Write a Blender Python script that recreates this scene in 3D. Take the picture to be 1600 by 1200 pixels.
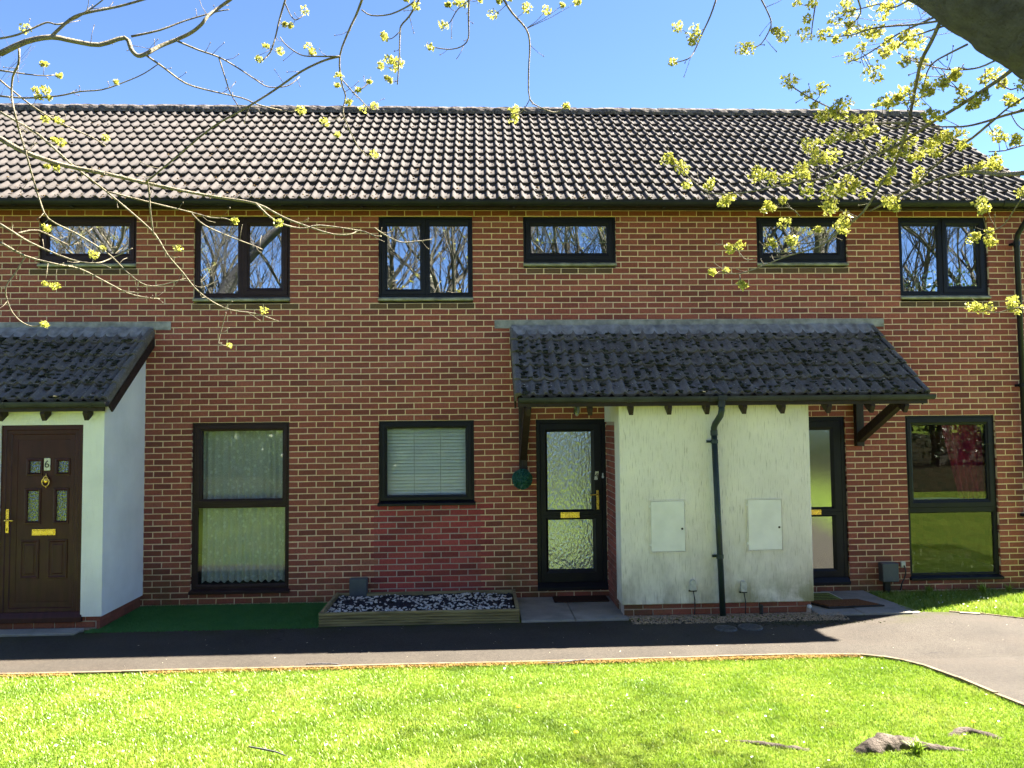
import bpy, bmesh, math, random
import numpy as np
from mathutils import Matrix, Vector, noise as mnoise
from mathutils.geometry import tessellate_polygon

for _o in list(bpy.data.objects):
    bpy.data.objects.remove(_o)
scene = bpy.context.scene
COL = scene.collection
rnd = random.Random(7)
nrg = np.random.default_rng(11)
R_ = math.radians

# ------------------------------------------------------------------ camera
cam_d = bpy.data.cameras.new("camera")
cam = bpy.data.objects.new("camera", cam_d)
COL.objects.link(cam)
scene.camera = cam
cam_d.sensor_width = 36.0
cam_d.lens = 27.0
cam_d.clip_start = 0.05
cam_d.clip_end = 2000.0
CAM = Vector((1.287, -9.877, 2.108))
_p, _y, _r = R_(2.838), R_(2.446), R_(-0.582)
_F = Vector((math.sin(_y) * math.cos(_p), math.cos(_y) * math.cos(_p), math.sin(_p)))
_Rt = Vector((math.cos(_y), -math.sin(_y), 0))
_U = _Rt.cross(_F)
_R2 = math.cos(_r) * _Rt + math.sin(_r) * _U
_U2 = -math.sin(_r) * _Rt + math.cos(_r) * _U
_m = Matrix((_R2, _U2, -_F)).transposed().to_4x4()
_m.translation = CAM
cam.matrix_world = _m

# ------------------------------------------------------------------ daylight
SUN_EL = R_(49.7)
SUN_AZ = R_(66.5)                      # from +Y towards +X
w = bpy.data.worlds.new("World")
scene.world = w
w.use_nodes = True
nt = w.node_tree
nt.nodes.clear()
sky = nt.nodes.new("ShaderNodeTexSky")
sky.sky_type = 'NISHITA'
sky.sun_disc = False
sky.sun_elevation = SUN_EL
sky.sun_rotation = SUN_AZ
sky.altitude = 50
sky.air_density = 0.41
sky.dust_density = 0.0
sky.ozone_density = 5.0
bg = nt.nodes.new("ShaderNodeBackground")
bg.inputs[1].default_value = 0.05
wo = nt.nodes.new("ShaderNodeOutputWorld")
nt.links.new(sky.outputs[0], bg.inputs[0])
nt.links.new(bg.outputs[0], wo.inputs[0])
sun_d = bpy.data.lights.new("sun", 'SUN')
sun_d.energy = 4.3
sun_d.angle = R_(0.53)
sun_d.color = (1.0, 0.93, 0.81)
sun = bpy.data.objects.new("sun", sun_d)
COL.objects.link(sun)
_s = Vector((math.sin(SUN_AZ) * math.cos(SUN_EL), math.cos(SUN_AZ) * math.cos(SUN_EL), math.sin(SUN_EL)))
sun.rotation_euler = _s.to_track_quat('Z', 'Y').to_euler()
sun.location = _s * 40
vs = scene.view_settings
vs.view_transform = 'Standard'
vs.look = 'None'
vs.gamma = 1.0
vs.use_curve_mapping = False
vs.exposure = 3.45
scene.display_settings.display_device = 'sRGB'
scene.render.engine = 'CYCLES'
scene.cycles.use_denoising = True
scene.cycles.max_bounces = 8
scene.cycles.diffuse_bounces = 4
scene.cycles.glossy_bounces = 3
scene.cycles.transmission_bounces = 4
scene.cycles.transparent_max_bounces = 12
scene.cycles.sample_clamp_indirect = 6.0
scene.cycles.caustics_reflective = False
scene.cycles.caustics_refractive = False

# ------------------------------------------------------------------ helpers
class MB:
    """collects faces for one mesh"""
    def __init__(s):
        s.v, s.f = [], []
    def quad(s, a, b, c, d):
        n = len(s.v)
        s.v += [a, b, c, d]
        s.f.append((n, n + 1, n + 2, n + 3))
    def box(s, x0, x1, y0, y1, z0, z1):
        n = len(s.v)
        s.v += [(x0, y0, z0), (x1, y0, z0), (x1, y1, z0), (x0, y1, z0), (x0, y0, z1), (x1, y0, z1), (x1, y1, z1), (x0, y1, z1)]
        s.f += [tuple(n + i for i in q) for q in ((0, 3, 2, 1), (4, 5, 6, 7), (0, 1, 5, 4), (1, 2, 6, 5), (2, 3, 7, 6), (3, 0, 4, 7))]
        return s
    def prism(s, pts, axis, a, b):
        """closed outline swept along an axis; pts are the two other coordinates"""
        n = len(s.v)
        k = len(pts)
        for t in (a, b):
            for p in pts:
                s.v.append((t, p[0], p[1]) if axis == 'x' else (p[0], t, p[1]) if axis == 'y' else (p[0], p[1], t))
        for i in range(k):
            j = (i + 1) % k
            s.f.append((n + i, n + j, n + k + j, n + k + i))
        s.f.append(tuple(n + i for i in reversed(range(k))))
        s.f.append(tuple(n + k + i for i in range(k)))
        return s
    def ring(s, x0, z0, x1, z1, prof):
        """mitred frame round a rectangle in the xz plane; prof = [(inset, y), ...]"""
        rows = []
        for ins, y in prof:
            n = len(s.v)
            s.v += [(x0 + ins, y, z0 + ins), (x1 - ins, y, z0 + ins), (x1 - ins, y, z1 - ins), (x0 + ins, y, z1 - ins)]
            rows.append(n)
        for a, b in zip(rows, rows[1:]):
            for i in range(4):
                j = (i + 1) % 4
                s.f.append((a + i, a + j, b + j, b + i))
        return s
    def tube(s, pts, rad, n=6, cap=True):
        P = [Vector(p) for p in pts]
        if isinstance(rad, (int, float)):
            rad = [rad] * len(P)
        prev = None
        t0 = (P[1] - P[0]).normalized()
        up = Vector((0, 0, 1)) if abs(t0.z) < 0.9 else Vector((1, 0, 0))
        u = t0.cross(up).normalized()
        base = len(s.v)
        for i, p in enumerate(P):
            t = (P[min(i + 1, len(P) - 1)] - P[max(i - 1, 0)]).normalized()
            u = (u - t * u.dot(t))
            u = u.normalized() if u.length > 1e-6 else t.orthogonal().normalized()
            v = t.cross(u)
            for k in range(n):
                a = 2 * math.pi * k / n
                s.v.append(tuple(p + (u * math.cos(a) + v * math.sin(a)) * rad[i]))
        for i in range(len(P) - 1):
            for k in range(n):
                a = base + i * n + k
                b = base + i * n + (k + 1) % n
                s.f.append((a, b, b + n, a + n))
        if cap:
            s.f.append(tuple(base + k for k in reversed(range(n))))
            s.f.append(tuple(base + (len(P) - 1) * n + k for k in range(n)))
        return s
    def blob(s, c, rx, ry, rz, seed=0, rough=0.25, rings=4, seg=7):
        """uneven lump"""
        rr = random.Random(seed)
        n = len(s.v)
        s.v.append((c[0], c[1], c[2] - rz))
        for i in range(1, rings):
            th = math.pi * i / rings
            for k in range(seg):
                a = 2 * math.pi * (k + 0.5 * (i % 2)) / seg
                q = 1 + rr.uniform(-rough, rough)
                s.v.append((c[0] + rx * q * math.sin(th) * math.cos(a), c[1] + ry * q * math.sin(th) * math.sin(a), c[2] - rz * q * math.cos(th)))
        s.v.append((c[0], c[1], c[2] + rz))
        top = len(s.v) - 1
        for k in range(seg):
            s.f.append((n, n + 1 + (k + 1) % seg, n + 1 + k))
            b = n + 1 + (rings - 2) * seg
            s.f.append((top, b + k, b + (k + 1) % seg))
        for i in range(rings - 2):
            for k in range(seg):
                a = n + 1 + i * seg
                s.f.append((a + k, a + (k + 1) % seg, a + seg + (k + 1) % seg, a + seg + k))
        return s
    def mesh(s, name, mat, smooth=False, bevel=0.0):
        me = bpy.data.meshes.new(name)
        me.from_pydata(s.v, [], s.f)
        if bevel:
            bm = bmesh.new()
            bm.from_mesh(me)
            bmesh.ops.remove_doubles(bm, verts=bm.verts, dist=1e-5)
            bmesh.ops.recalc_face_normals(bm, faces=bm.faces)
            ed = [e for e in bm.edges if len(e.link_faces) == 2 and e.calc_face_angle() > 0.5]
            bmesh.ops.bevel(bm, geom=ed, offset=bevel, segments=1, affect='EDGES', clamp_overlap=True)
            bm.to_mesh(me)
            bm.free()
        if mat:
            me.materials.append(mat)
        if smooth:
            for p in me.polygons:
                p.use_smooth = True
        me.update()
        return me
    def obj(s, name, mat, parent=None, smooth=False, bevel=0.0, **props):
        return link(name, s.mesh(name, mat, smooth, bevel), parent, **props)

def link(name, data, parent=None, loc=None, rot=None, scale=None, **props):
    o = bpy.data.objects.new(name, data)
    COL.objects.link(o)
    if parent is not None:
        o.parent = parent
        if "base" in parent:
            b = parent["base"]
            o.matrix_parent_inverse = Matrix.Translation((-b[0], -b[1], -b[2]))
    if loc is not None:
        o.location = loc
    if rot is not None:
        o.rotation_euler = rot
    if scale is not None:
        o.scale = scale
    for k, v in props.items():
        o[k] = v
    return o

def thing(name, loc, label, cat, group=None):
    """an Empty at the base of a thing; its parts are built in world coordinates"""
    o = bpy.data.objects.new(name, None)
    COL.objects.link(o)
    o.empty_display_size = 0.1
    o.location = loc
    o["base"] = list(loc)
    o["label"] = label
    o["category"] = cat
    if group:
        o["group"] = group
    return o

def np_mesh(name, verts, faces, mat, smooth=False):
    """fast mesh from arrays; faces (n,k) of one size"""
    me = bpy.data.meshes.new(name)
    verts = np.asarray(verts, np.float32)
    faces = np.asarray(faces, np.int32)
    k = faces.shape[1]
    me.vertices.add(len(verts))
    me.vertices.foreach_set("co", verts.ravel())
    me.loops.add(faces.size)
    me.loops.foreach_set("vertex_index", faces.ravel())
    me.polygons.add(len(faces))
    me.polygons.foreach_set("loop_start", np.arange(0, faces.size, k, dtype=np.int32))
    me.polygons.foreach_set("loop_total", np.full(len(faces), k, np.int32))
    if smooth:
        me.polygons.foreach_set("use_smooth", np.ones(len(faces), bool))
    me.materials.append(mat)
    me.update(calc_edges=True)
    me.validate()
    return me

# ------------------------------------------------------------------ materials
class NT:
    def __init__(s, name):
        s.m = bpy.data.materials.new(name)
        s.m.use_nodes = True
        s.t = s.m.node_tree
        s.t.nodes.clear()
        s.out = s.n("ShaderNodeOutputMaterial")
        s.geo = s.n("ShaderNodeNewGeometry")
        s.pos = s.geo.outputs["Position"]
    def n(s, kind, **kw):
        nd = s.t.nodes.new(kind)
        for k, v in kw.items():
            setattr(nd, k, v)
        return nd
    def l(s, a, b):
        s.t.links.new(a, b)
    def setin(s, sock, v):
        if isinstance(v, bpy.types.NodeSocket):
            s.l(v, sock)
        else:
            sock.default_value = v
    def math(s, op, a, b=None, clamp=False):
        nd = s.n("ShaderNodeMath", operation=op, use_clamp=clamp)
        s.setin(nd.inputs[0], a)
        if b is not None:
            s.setin(nd.inputs[1], b)
        return nd.outputs[0]
    def sep(s):
        nd = s.n("ShaderNodeSeparateXYZ")
        s.l(s.pos, nd.inputs[0])
        return nd.outputs
    def comb(s, x, y, z):
        nd = s.n("ShaderNodeCombineXYZ")
        for i, q in enumerate((x, y, z)):
            s.setin(nd.inputs[i], q)
        return nd.outputs[0]
    def noise(s, scale, detail=3, rough=0.55, vec=None, stretch=None):
        v = vec or s.pos
        if stretch:
            mp = s.n("ShaderNodeMapping")
            mp.inputs["Scale"].default_value = stretch
            s.l(v, mp.inputs["Vector"])
            v = mp.outputs[0]
        nd = s.n("ShaderNodeTexNoise")
        nd.inputs["Scale"].default_value = scale
        nd.inputs["Detail"].default_value = detail
        nd.inputs["Roughness"].default_value = rough
        s.l(v, nd.inputs["Vector"])
        return nd.outputs["Fac"]
    def ramp(s, fac, stops, interp='LINEAR'):
        nd = s.n("ShaderNodeValToRGB")
        nd.color_ramp.interpolation = interp
        e = nd.color_ramp.elements
        while len(e) < len(stops):
            e.new(0.5)
        for el, (p, c) in zip(e, stops):
            el.position = p
            el.color = (c, c, c, 1) if isinstance(c, (int, float)) else (*c, 1)
        s.setin(nd.inputs[0], fac)
        return nd.outputs[0]
    def mix(s, fac, a, b, mode='MIX'):
        nd = s.n("ShaderNodeMix", data_type='RGBA', blend_type=mode)
        s.setin(nd.inputs[0], fac)
        for i, q in ((6, a), (7, b)):
            s.setin(nd.inputs[i], (*q, 1) if isinstance(q, tuple) and len(q) == 3 else q)
        return nd.outputs[2]
    def bump(s, height, strength=0.3, dist=0.01, normal=None):
        nd = s.n("ShaderNodeBump")
        nd.inputs["Strength"].default_value = strength
        nd.inputs["Distance"].default_value = dist
        s.l(height, nd.inputs["Height"])
        if normal is not None:
            s.l(normal, nd.inputs["Normal"])
        return nd.outputs[0]
    def bsdf(s, col, rough=0.6, spec=0.4, metal=0.0, normal=None, out=True):
        nd = s.n("ShaderNodeBsdfPrincipled")
        s.setin(nd.inputs["Base Color"], (*col, 1) if isinstance(col, tuple) else col)
        s.setin(nd.inputs["Roughness"], rough)
        s.setin(nd.inputs["Specular IOR Level"], spec)
        s.setin(nd.inputs["Metallic"], metal)
        if normal is not None:
            s.l(normal, nd.inputs["Normal"])
        if out:
            s.l(nd.outputs[0], s.out.inputs[0])
        return nd.outputs[0]

def plain(name, col, rough=0.55, spec=0.4, metal=0.0, var=0.25, scale=6.0, bump=0.0, bscale=80.0, stretch=None):
    t = NT(name)
    nz = t.noise(scale, 4, stretch=stretch)
    k0 = tuple(c * (1 - var) for c in col)
    k1 = tuple(min(1, c * (1 + var)) for c in col)
    c = t.ramp(nz, [(0.3, k0), (0.7, k1)])
    nrm = t.bump(t.noise(bscale, 3, stretch=stretch), bump, 0.004) if bump else None
    rg = t.ramp(t.noise(scale * 2.3, 3), [(0.3, max(0.03, rough - 0.08)), (0.7, min(1, rough + 0.08))])
    t.bsdf(c, rg, spec, metal, nrm)
    return t.m

CH = 0.07568            # brick course height
Z_H = 2.138             # joint at the head of the ground floor windows
BL = 0.225              # brick module

def algae(t, col, tint=(0.075, 0.072, 0.022), top=0.75, amount=0.85):
    """green growth on damp masonry, patchy, in the lowest courses"""
    z = t.sep()[2]
    h = t.math('SUBTRACT', 1.0, t.math('DIVIDE', t.math('ADD', z, 0.14), top), clamp=True)
    p = t.ramp(t.noise(0.9, 4), [(0.38, 0.0), (0.62, 1.0)])
    q = t.ramp(t.noise(5.0, 4), [(0.3, 0.25), (0.7, 1.0)])
    m = t.math('MULTIPLY', t.math('MULTIPLY', h, p), t.math('MULTIPLY', q, amount), clamp=True)
    return t.mix(m, col, tint)

def brick_mat(name, ramp, red=False):
    t = NT(name)
    x, y, z = t.sep()
    k = t.math('FLOOR', t.math('DIVIDE', t.math('ADD', z, 20 * CH - (Z_H % CH)), CH))
    par = t.math('MODULO', k, 2.0)
    c = t.math('FLOOR', t.math('DIVIDE', t.math('ADD', t.math('ADD', x, t.math('MULTIPLY', y, 1.0)), t.math('MULTIPLY', par, BL / 2)), BL))
    wn = t.n("ShaderNodeTexWhiteNoise", noise_dimensions='3D')
    t.l(t.comb(k, c, 3.3), wn.inputs["Vector"])
    col = t.ramp(wn.outputs["Value"], ramp)
    col = t.mix(0.45, col, t.ramp(t.noise(38, 4, 0.65), [(0.3, (0.25, 0.25, 0.25)), (0.72, (0.78, 0.74, 0.7))]), 'OVERLAY')
    col = t.mix(t.ramp(t.noise(1.3, 3), [(0.35, 0.0), (0.75, 0.35)]), col, (0.15, 0.062, 0.04))
    # pale lime smears
    col = t.mix(t.ramp(t.noise(23, 5, 0.7), [(0.68, 0.0), (0.8, 0.25)]), col, (0.45, 0.28, 0.18))
    if not red:
        col = algae(t, col)
    b = t.bump(t.noise(140, 4, 0.7, stretch=(1, 1, 1.6)), 0.55, 0.004)
    b = t.bump(t.noise(24, 3), 0.4, 0.006, b)
    t.bsdf(col, 0.85, 0.25, 0, b)
    return t.m

M = {}
M['brick'] = brick_mat("brick", [(0.0, (0.19, 0.054, 0.042)), (0.2, (0.245, 0.067, 0.050)), (0.6, (0.30, 0.081, 0.058)), (0.9, (0.355, 0.102, 0.072)), (1.0, (0.33, 0.114, 0.08))])
M['red_brick'] = brick_mat("red_brick", [(0.0, (0.20, 0.038, 0.038)), (0.4, (0.30, 0.050, 0.048)), (0.8, (0.38, 0.064, 0.060)), (1.0, (0.42, 0.09, 0.08))], True)

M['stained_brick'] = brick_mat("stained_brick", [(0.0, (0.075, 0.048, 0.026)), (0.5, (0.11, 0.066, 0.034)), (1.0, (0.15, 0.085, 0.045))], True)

def mortar_mat(name, col, al=True):
    t = NT(name)
    c = t.ramp(t.noise(30, 4, 0.7), [(0.25, tuple(q * 0.82 for q in col)), (0.75, tuple(min(0.88, q * 1.1) for q in col))])
    c = t.mix(t.ramp(t.noise(1.1, 3), [(0.4, 0.0), (0.75, 0.25)]), c, tuple(q * 0.65 for q in col))
    if al:
        c = algae(t, c, (0.13, 0.12, 0.05), 0.7, 0.7)
    t.bsdf(c, 0.95, 0.15, 0, t.bump(t.noise(260, 3), 0.5, 0.003))
    return t.m
M['mortar'] = mortar_mat("mortar", (0.86, 0.61, 0.40))
M['grey_mortar'] = mortar_mat("grey_mortar", (0.46, 0.36, 0.29), False)

def tile_mat(name, base, pink, lichen, lk, moss):
    t = NT(name)
    oi = t.n("ShaderNodeObjectInfo")
    c = t.mix(oi.outputs["Random"], base, pink)
    c = t.mix(t.ramp(t.noise(7, 4), [(0.3, 0.0), (0.7, 0.55)]), c, tuple(q * 0.62 for q in base))
    c = t.mix(t.ramp(t.noise(42, 5, 0.7), [(0.55, 0.0), (0.68, lk)]), c, lichen)
    c = t.mix(t.ramp(t.noise(60, 4, 0.7), [(0.60, 0.0), (0.66, moss)]), c, (0.03, 0.028, 0.018))
    t.bsdf(c, 0.9, 0.2, 0, t.bump(t.noise(120, 4, 0.7), 0.55, 0.004))
    return t.m
M['roof_tile'] = tile_mat("roof_tile", (0.064, 0.057, 0.055), (0.080, 0.070, 0.066), (0.125, 0.115, 0.105), 0.45, 0.9)
M['porch_tile'] = tile_mat("porch_tile", (0.15, 0.13, 0.11), (0.20, 0.172, 0.147), (0.38, 0.34, 0.30), 0.5, 0.8)
M['ridge'] = plain("ridge_tile", (0.12, 0.105, 0.095), 0.95, 0.15, var=0.7, scale=28, bump=0.9, bscale=50)
M['underlay'] = plain("roof_underlay", (0.02, 0.02, 0.02), 0.9, 0.1)
M['moss'] = plain("moss", (0.058, 0.058, 0.036), 1.0, 0.05, var=0.6, scale=40, bump=0.8, bscale=220)
M['dry_moss'] = plain("dry_moss", (0.15, 0.10, 0.045), 1.0, 0.05, var=0.6, scale=30, bump=0.8, bscale=220)
M['litter'] = plain("litter", (0.42, 0.37, 0.27), 0.8, 0.2, var=0.5, scale=30)
M['brown_upvc'] = plain("brown_plastic", (0.026, 0.012, 0.013), 0.45, 0.22, var=0.2, scale=3, bump=0.06, bscale=90, stretch=(1, 1, 8))
M['door_brown'] = plain("door_brown", (0.046, 0.013, 0.012), 0.42, 0.25, var=0.25, scale=3, bump=0.08, bscale=70, stretch=(6, 1, 1))
M['black_upvc'] = plain("black_plastic", (0.0085, 0.008, 0.0115), 0.42, 0.22, var=0.2, scale=3)
M['gutter_black'] = plain("gutter_black", (0.012, 0.013, 0.016), 0.5, 0.25, var=0.3, scale=4)
M['gutter_green'] = plain("gutter_green", (0.034, 0.037, 0.042), 0.5, 0.25, var=0.35, scale=5)
M['pipe_green'] = plain("pipe_green", (0.018, 0.030, 0.028), 0.45, 0.35, var=0.35, scale=6)
M['timber_dark'] = plain("dark_stained_timber", (0.022, 0.0125, 0.010), 0.6, 0.35, var=0.45, scale=14, bump=0.35, bscale=60, stretch=(1, 4, 0.6))
M['sill_stone'] = plain("sill_stone", (0.30, 0.285, 0.205), 0.9, 0.2, var=0.45, scale=9, bump=0.5, bscale=90)
M['lead'] = plain("lead_sheet", (0.27, 0.255, 0.235), 0.65, 0.25, 0.0, var=0.4, scale=9, bump=0.3, bscale=30)
M['brass'] = plain("brass", (0.72, 0.47, 0.12), 0.28, 0.5, 1.0, var=0.15, scale=10)
M['steel'] = plain("pale_metal", (0.62, 0.60, 0.54), 0.35, 0.5, 0.6, var=0.1)
M['ink'] = plain("ink", (0.012, 0.012, 0.012), 0.5, 0.3)
M['plaque'] = plain("plaque", (0.62, 0.60, 0.50), 0.4, 0.4, var=0.15, scale=60)
M['white_box'] = plain("meter_door", (0.82, 0.80, 0.72), 0.5, 0.4, var=0.08, scale=4)
M['pod_white'] = plain("old_white_plastic", (0.50, 0.49, 0.42), 0.55, 0.4, var=0.2, scale=30)
M['cable'] = plain("black_cable", (0.02, 0.02, 0.02), 0.5, 0.4)
M['grey_box'] = plain("grey_plastic", (0.075, 0.085, 0.095), 0.5, 0.4, var=0.15, scale=10)
M['room'] = plain("room_plaster", (0.30, 0.28, 0.25), 0.9, 0.1, var=0.1)
M['room_floor'] = plain("room_carpet", (0.10, 0.085, 0.07), 0.95, 0.1, var=0.2)
M['board_white'] = plain("white_paint", (0.62, 0.62, 0.60), 0.5, 0.4, var=0.05)

def render_mat(name, col, stain, streak):
    t = NT(name)
    x, y, z = t.sep()
    c = t.ramp(t.noise(2.2, 4), [(0.3, tuple(q * 0.86 for q in col)), (0.7, col)])
    st = t.noise(60, 3, 0.6, stretch=(1.6, 1.6, 0.10))
    c = t.mix(t.ramp(st, [(0.56, 0.0), (0.70, streak)]), c, (0.36, 0.31, 0.21))
    if stain:
        hh = t.math('SUBTRACT', 1.0, t.math('DIVIDE', t.math('ADD', z, 0.02), 1.05), clamp=True)
        dirt = t.ramp(t.noise(6, 5, 0.65, stretch=(1, 1, 0.45)), [(0.36, 0.0), (0.66, 1.0)])
        c = t.mix(t.math('MULTIPLY', t.math('MULTIPLY', hh, dirt), 0.7, clamp=True), c, (0.33, 0.29, 0.21))
        hg = t.math('SUBTRACT', 1.0, t.math('DIVIDE', z, 0.42), clamp=True)
        xg = t.ramp(t.math('DIVIDE', t.math('SUBTRACT', x, 3.4), 1.9, clamp=True), [(0.0, 0.15), (0.5, 0.55), (1.0, 1.0)])
        pg = t.ramp(t.noise(3.3, 5, 0.6), [(0.40, 0.0), (0.58, 1.0)])
        c = t.mix(t.math('MULTIPLY', t.math('MULTIPLY', hg, pg), xg, clamp=True), c, (0.20, 0.20, 0.06))
    hgt = t.math('ADD', t.math('MULTIPLY', st, 1.4), t.noise(95, 4, 0.7))
    t.bsdf(c, 0.92, 0.2, 0, t.bump(hgt, 0.6, 0.006))
    return t.m
M['render_aged'] = render_mat("aged_cream_render", (0.90, 0.84, 0.71), True, 0.6)
M['render_white'] = render_mat("white_render", (0.91, 0.89, 0.86), False, 0.06)

def glass_mat(name, base, tint=(0.955, 0.975, 0.965), wave=0.02):
    t = NT(name)
    lw = t.n("ShaderNodeLayerWeight")
    lw.inputs["Blend"].default_value = 0.25
    f = t.math('ADD', t.math('MULTIPLY', lw.outputs["Fresnel"], 0.45), base, clamp=True)
    tr = t.n("ShaderNodeBsdfTransparent")
    tr.inputs[0].default_value = (*tint, 1)
    gl = t.n("ShaderNodeBsdfGlossy")
    gl.inputs["Roughness"].default_value = 0.0
    gl.inputs["Color"].default_value = (0.93, 0.97, 0.97, 1)
    t.l(t.bump(t.noise(1.7, 1), wave, 0.05), gl.inputs["Normal"])
    mx = t.n("ShaderNodeMixShader")
    t.l(f, mx.inputs[0])
    t.l(tr.outputs[0], mx.inputs[1])
    t.l(gl.outputs[0], mx.inputs[2])
    t.l(mx.outputs[0], t.out.inputs[0])
    return t.m
M['glass_low'] = glass_mat("window_glass", 0.022)
M['glass_up'] = glass_mat("coated_window_glass", 0.30)

def obscure_mat(name, bump, scale, col, gl):
    t = NT(name)
    n1 = t.noise(scale, 2, 0.5, stretch=(1, 1, 0.55))
    nrm = t.bump(n1, bump, 0.02)
    d = t.bsdf(col, 0.12, 0.5, 0, nrm, out=False)
    g = t.n("ShaderNodeBsdfGlossy")
    g.inputs["Roughness"].default_value = 0.08
    g.inputs["Color"].default_value = (0.8, 0.86, 0.84, 1)
    t.l(nrm, g.inputs["Normal"])
    mx = t.n("ShaderNodeMixShader")
    mx.inputs[0].default_value = gl
    t.l(d, mx.inputs[1])
    t.l(g.outputs[0], mx.inputs[2])
    t.l(mx.outputs[0], t.out.inputs[0])
    return t.m
M['glass_obscure'] = obscure_mat("patterned_glass", 0.5, 38, (0.24, 0.26, 0.255), 0.36)
M['glass_frost'] = obscure_mat("frosted_glass", 0.03, 300, (0.055, 0.065, 0.055), 0.32)
M['glass_dark'] = obscure_mat("dark_patterned_glass", 0.5, 60, (0.010, 0.016, 0.013), 0.10)

def tarmac_mat():
    t = NT("tarmac")
    c = t.ramp(t.noise(1.6, 5, 0.6), [(0.3, (0.038, 0.032, 0.026)), (0.7, (0.055, 0.047, 0.038))])
    c = t.mix(0.85, c, t.ramp(t.noise(170, 3, 0.8), [(0.3, (0.2, 0.2, 0.2)), (0.7, (0.8, 0.79, 0.78))]), 'OVERLAY')
    c = t.mix(0.5, c, t.ramp(t.noise(28, 4, 0.75), [(0.3, (0.3, 0.3, 0.3)), (0.7, (0.72, 0.7, 0.67))]), 'OVERLAY')
    # worn tan patches and dark damp/mossy blotches
    c = t.mix(t.ramp(t.noise(0.8, 4, stretch=(0.6, 1.6, 1)), [(0.5, 0.0), (0.72, 0.5)]), c, (0.058, 0.043, 0.031))
    c = t.mix(t.ramp(t.noise(2.3, 5, 0.7, stretch=(0.5, 1.8, 1)), [(0.58, 0.0), (0.75, 0.45)]), c, (0.034, 0.03, 0.025))
    y = t.sep()[1]
    e = t.math('SUBTRACT', 1.0, t.math('DIVIDE', t.math('SUBTRACT', -1.15, y), 0.42), clamp=True)
    ms = t.math('MULTIPLY', e, t.ramp(t.noise(2.4, 5, 0.65), [(0.44, 0.0), (0.62, 1.0)]), clamp=True)
    c = t.mix(ms, c, (0.035, 0.036, 0.008))
    # fine hairline cracks
    vr = t.n("ShaderNodeTexVoronoi", feature='DISTANCE_TO_EDGE')
    vr.inputs["Scale"].default_value = 0.75
    wv = t.n("ShaderNodeVectorMath", operation='ADD')
    t.l(t.pos, wv.inputs[0])
    nn = t.n("ShaderNodeTexNoise")
    nn.inputs["Scale"].default_value = 3.0
    t.l(t.pos, nn.inputs["Vector"])
    t.l(nn.outputs["Color"], wv.inputs[1])
    t.l(wv.outputs[0], vr.inputs["Vector"])
    ck = t.math('MULTIPLY', t.ramp(vr.outputs["Distance"], [(0.0, 1.0), (0.008, 0.0)]), t.ramp(t.noise(0.7, 2), [(0.52, 0.0), (0.6, 0.8)]))
    c = t.mix(ck, c, (0.018, 0.015, 0.013))
    t.bsdf(c, 0.9, 0.25, 0, t.bump(t.noise(230, 3, 0.8), 0.9, 0.006))
    return t.m
M['tarmac'] = tarmac_mat()

def slab_mat():
    t = NT("concrete_slab")
    c = t.ramp(t.noise(3, 5, 0.6), [(0.3, (0.22, 0.205, 0.175)), (0.7, (0.34, 0.315, 0.27))])
    c = t.mix(0.6, c, t.ramp(t.noise(150, 3, 0.7), [(0.3, (0.33, 0.33, 0.33)), (0.7, (0.66, 0.66, 0.66))]), 'OVERLAY')
    c = t.mix(t.ramp(t.noise(1.7, 4), [(0.55, 0.0), (0.75, 0.5)]), c, (0.07, 0.065, 0.045))
    t.bsdf(c, 0.9, 0.2, 0, t.bump(t.noise(160, 4), 0.5, 0.004))
    return t.m
M['slab'] = slab_mat()
M['edging'] = plain("concrete_edging", (0.135, 0.105, 0.07), 0.95, 0.15, var=0.45, scale=9, bump=0.7, bscale=120)

def ground_mat():
    t = NT("ground_grass")
    c = t.ramp(t.noise(0.8, 5, 0.6), [(0.3, (0.10, 0.18, 0.016)), (0.7, (0.17, 0.25, 0.028))])
    c = t.mix(t.ramp(t.noise(85, 4, 0.8), [(0.4, 0.0), (0.65, 0.75)]), c, (0.23, 0.28, 0.045))
    c = t.mix(t.ramp(t.noise(1.9, 5, 0.7), [(0.62, 0.0), (0.76, 0.5)]), c, (0.16, 0.14, 0.06))
    t.bsdf(c, 0.95, 0.1, 0, t.bump(t.noise(120, 4, 0.8), 1.0, 0.03))
    return t.m
M['ground'] = ground_mat()

def shade_ground_mat():  # dark brown ground colour with tree shade painted into it
    t = NT("painted_shade_ground")
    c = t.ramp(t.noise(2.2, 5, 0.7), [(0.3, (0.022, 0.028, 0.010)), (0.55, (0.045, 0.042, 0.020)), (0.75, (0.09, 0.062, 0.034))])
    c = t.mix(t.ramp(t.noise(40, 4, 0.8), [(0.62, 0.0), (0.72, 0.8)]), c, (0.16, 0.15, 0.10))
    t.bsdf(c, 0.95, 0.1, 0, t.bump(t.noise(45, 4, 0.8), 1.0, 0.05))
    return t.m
M['shade_ground'] = shade_ground_mat()

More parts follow.
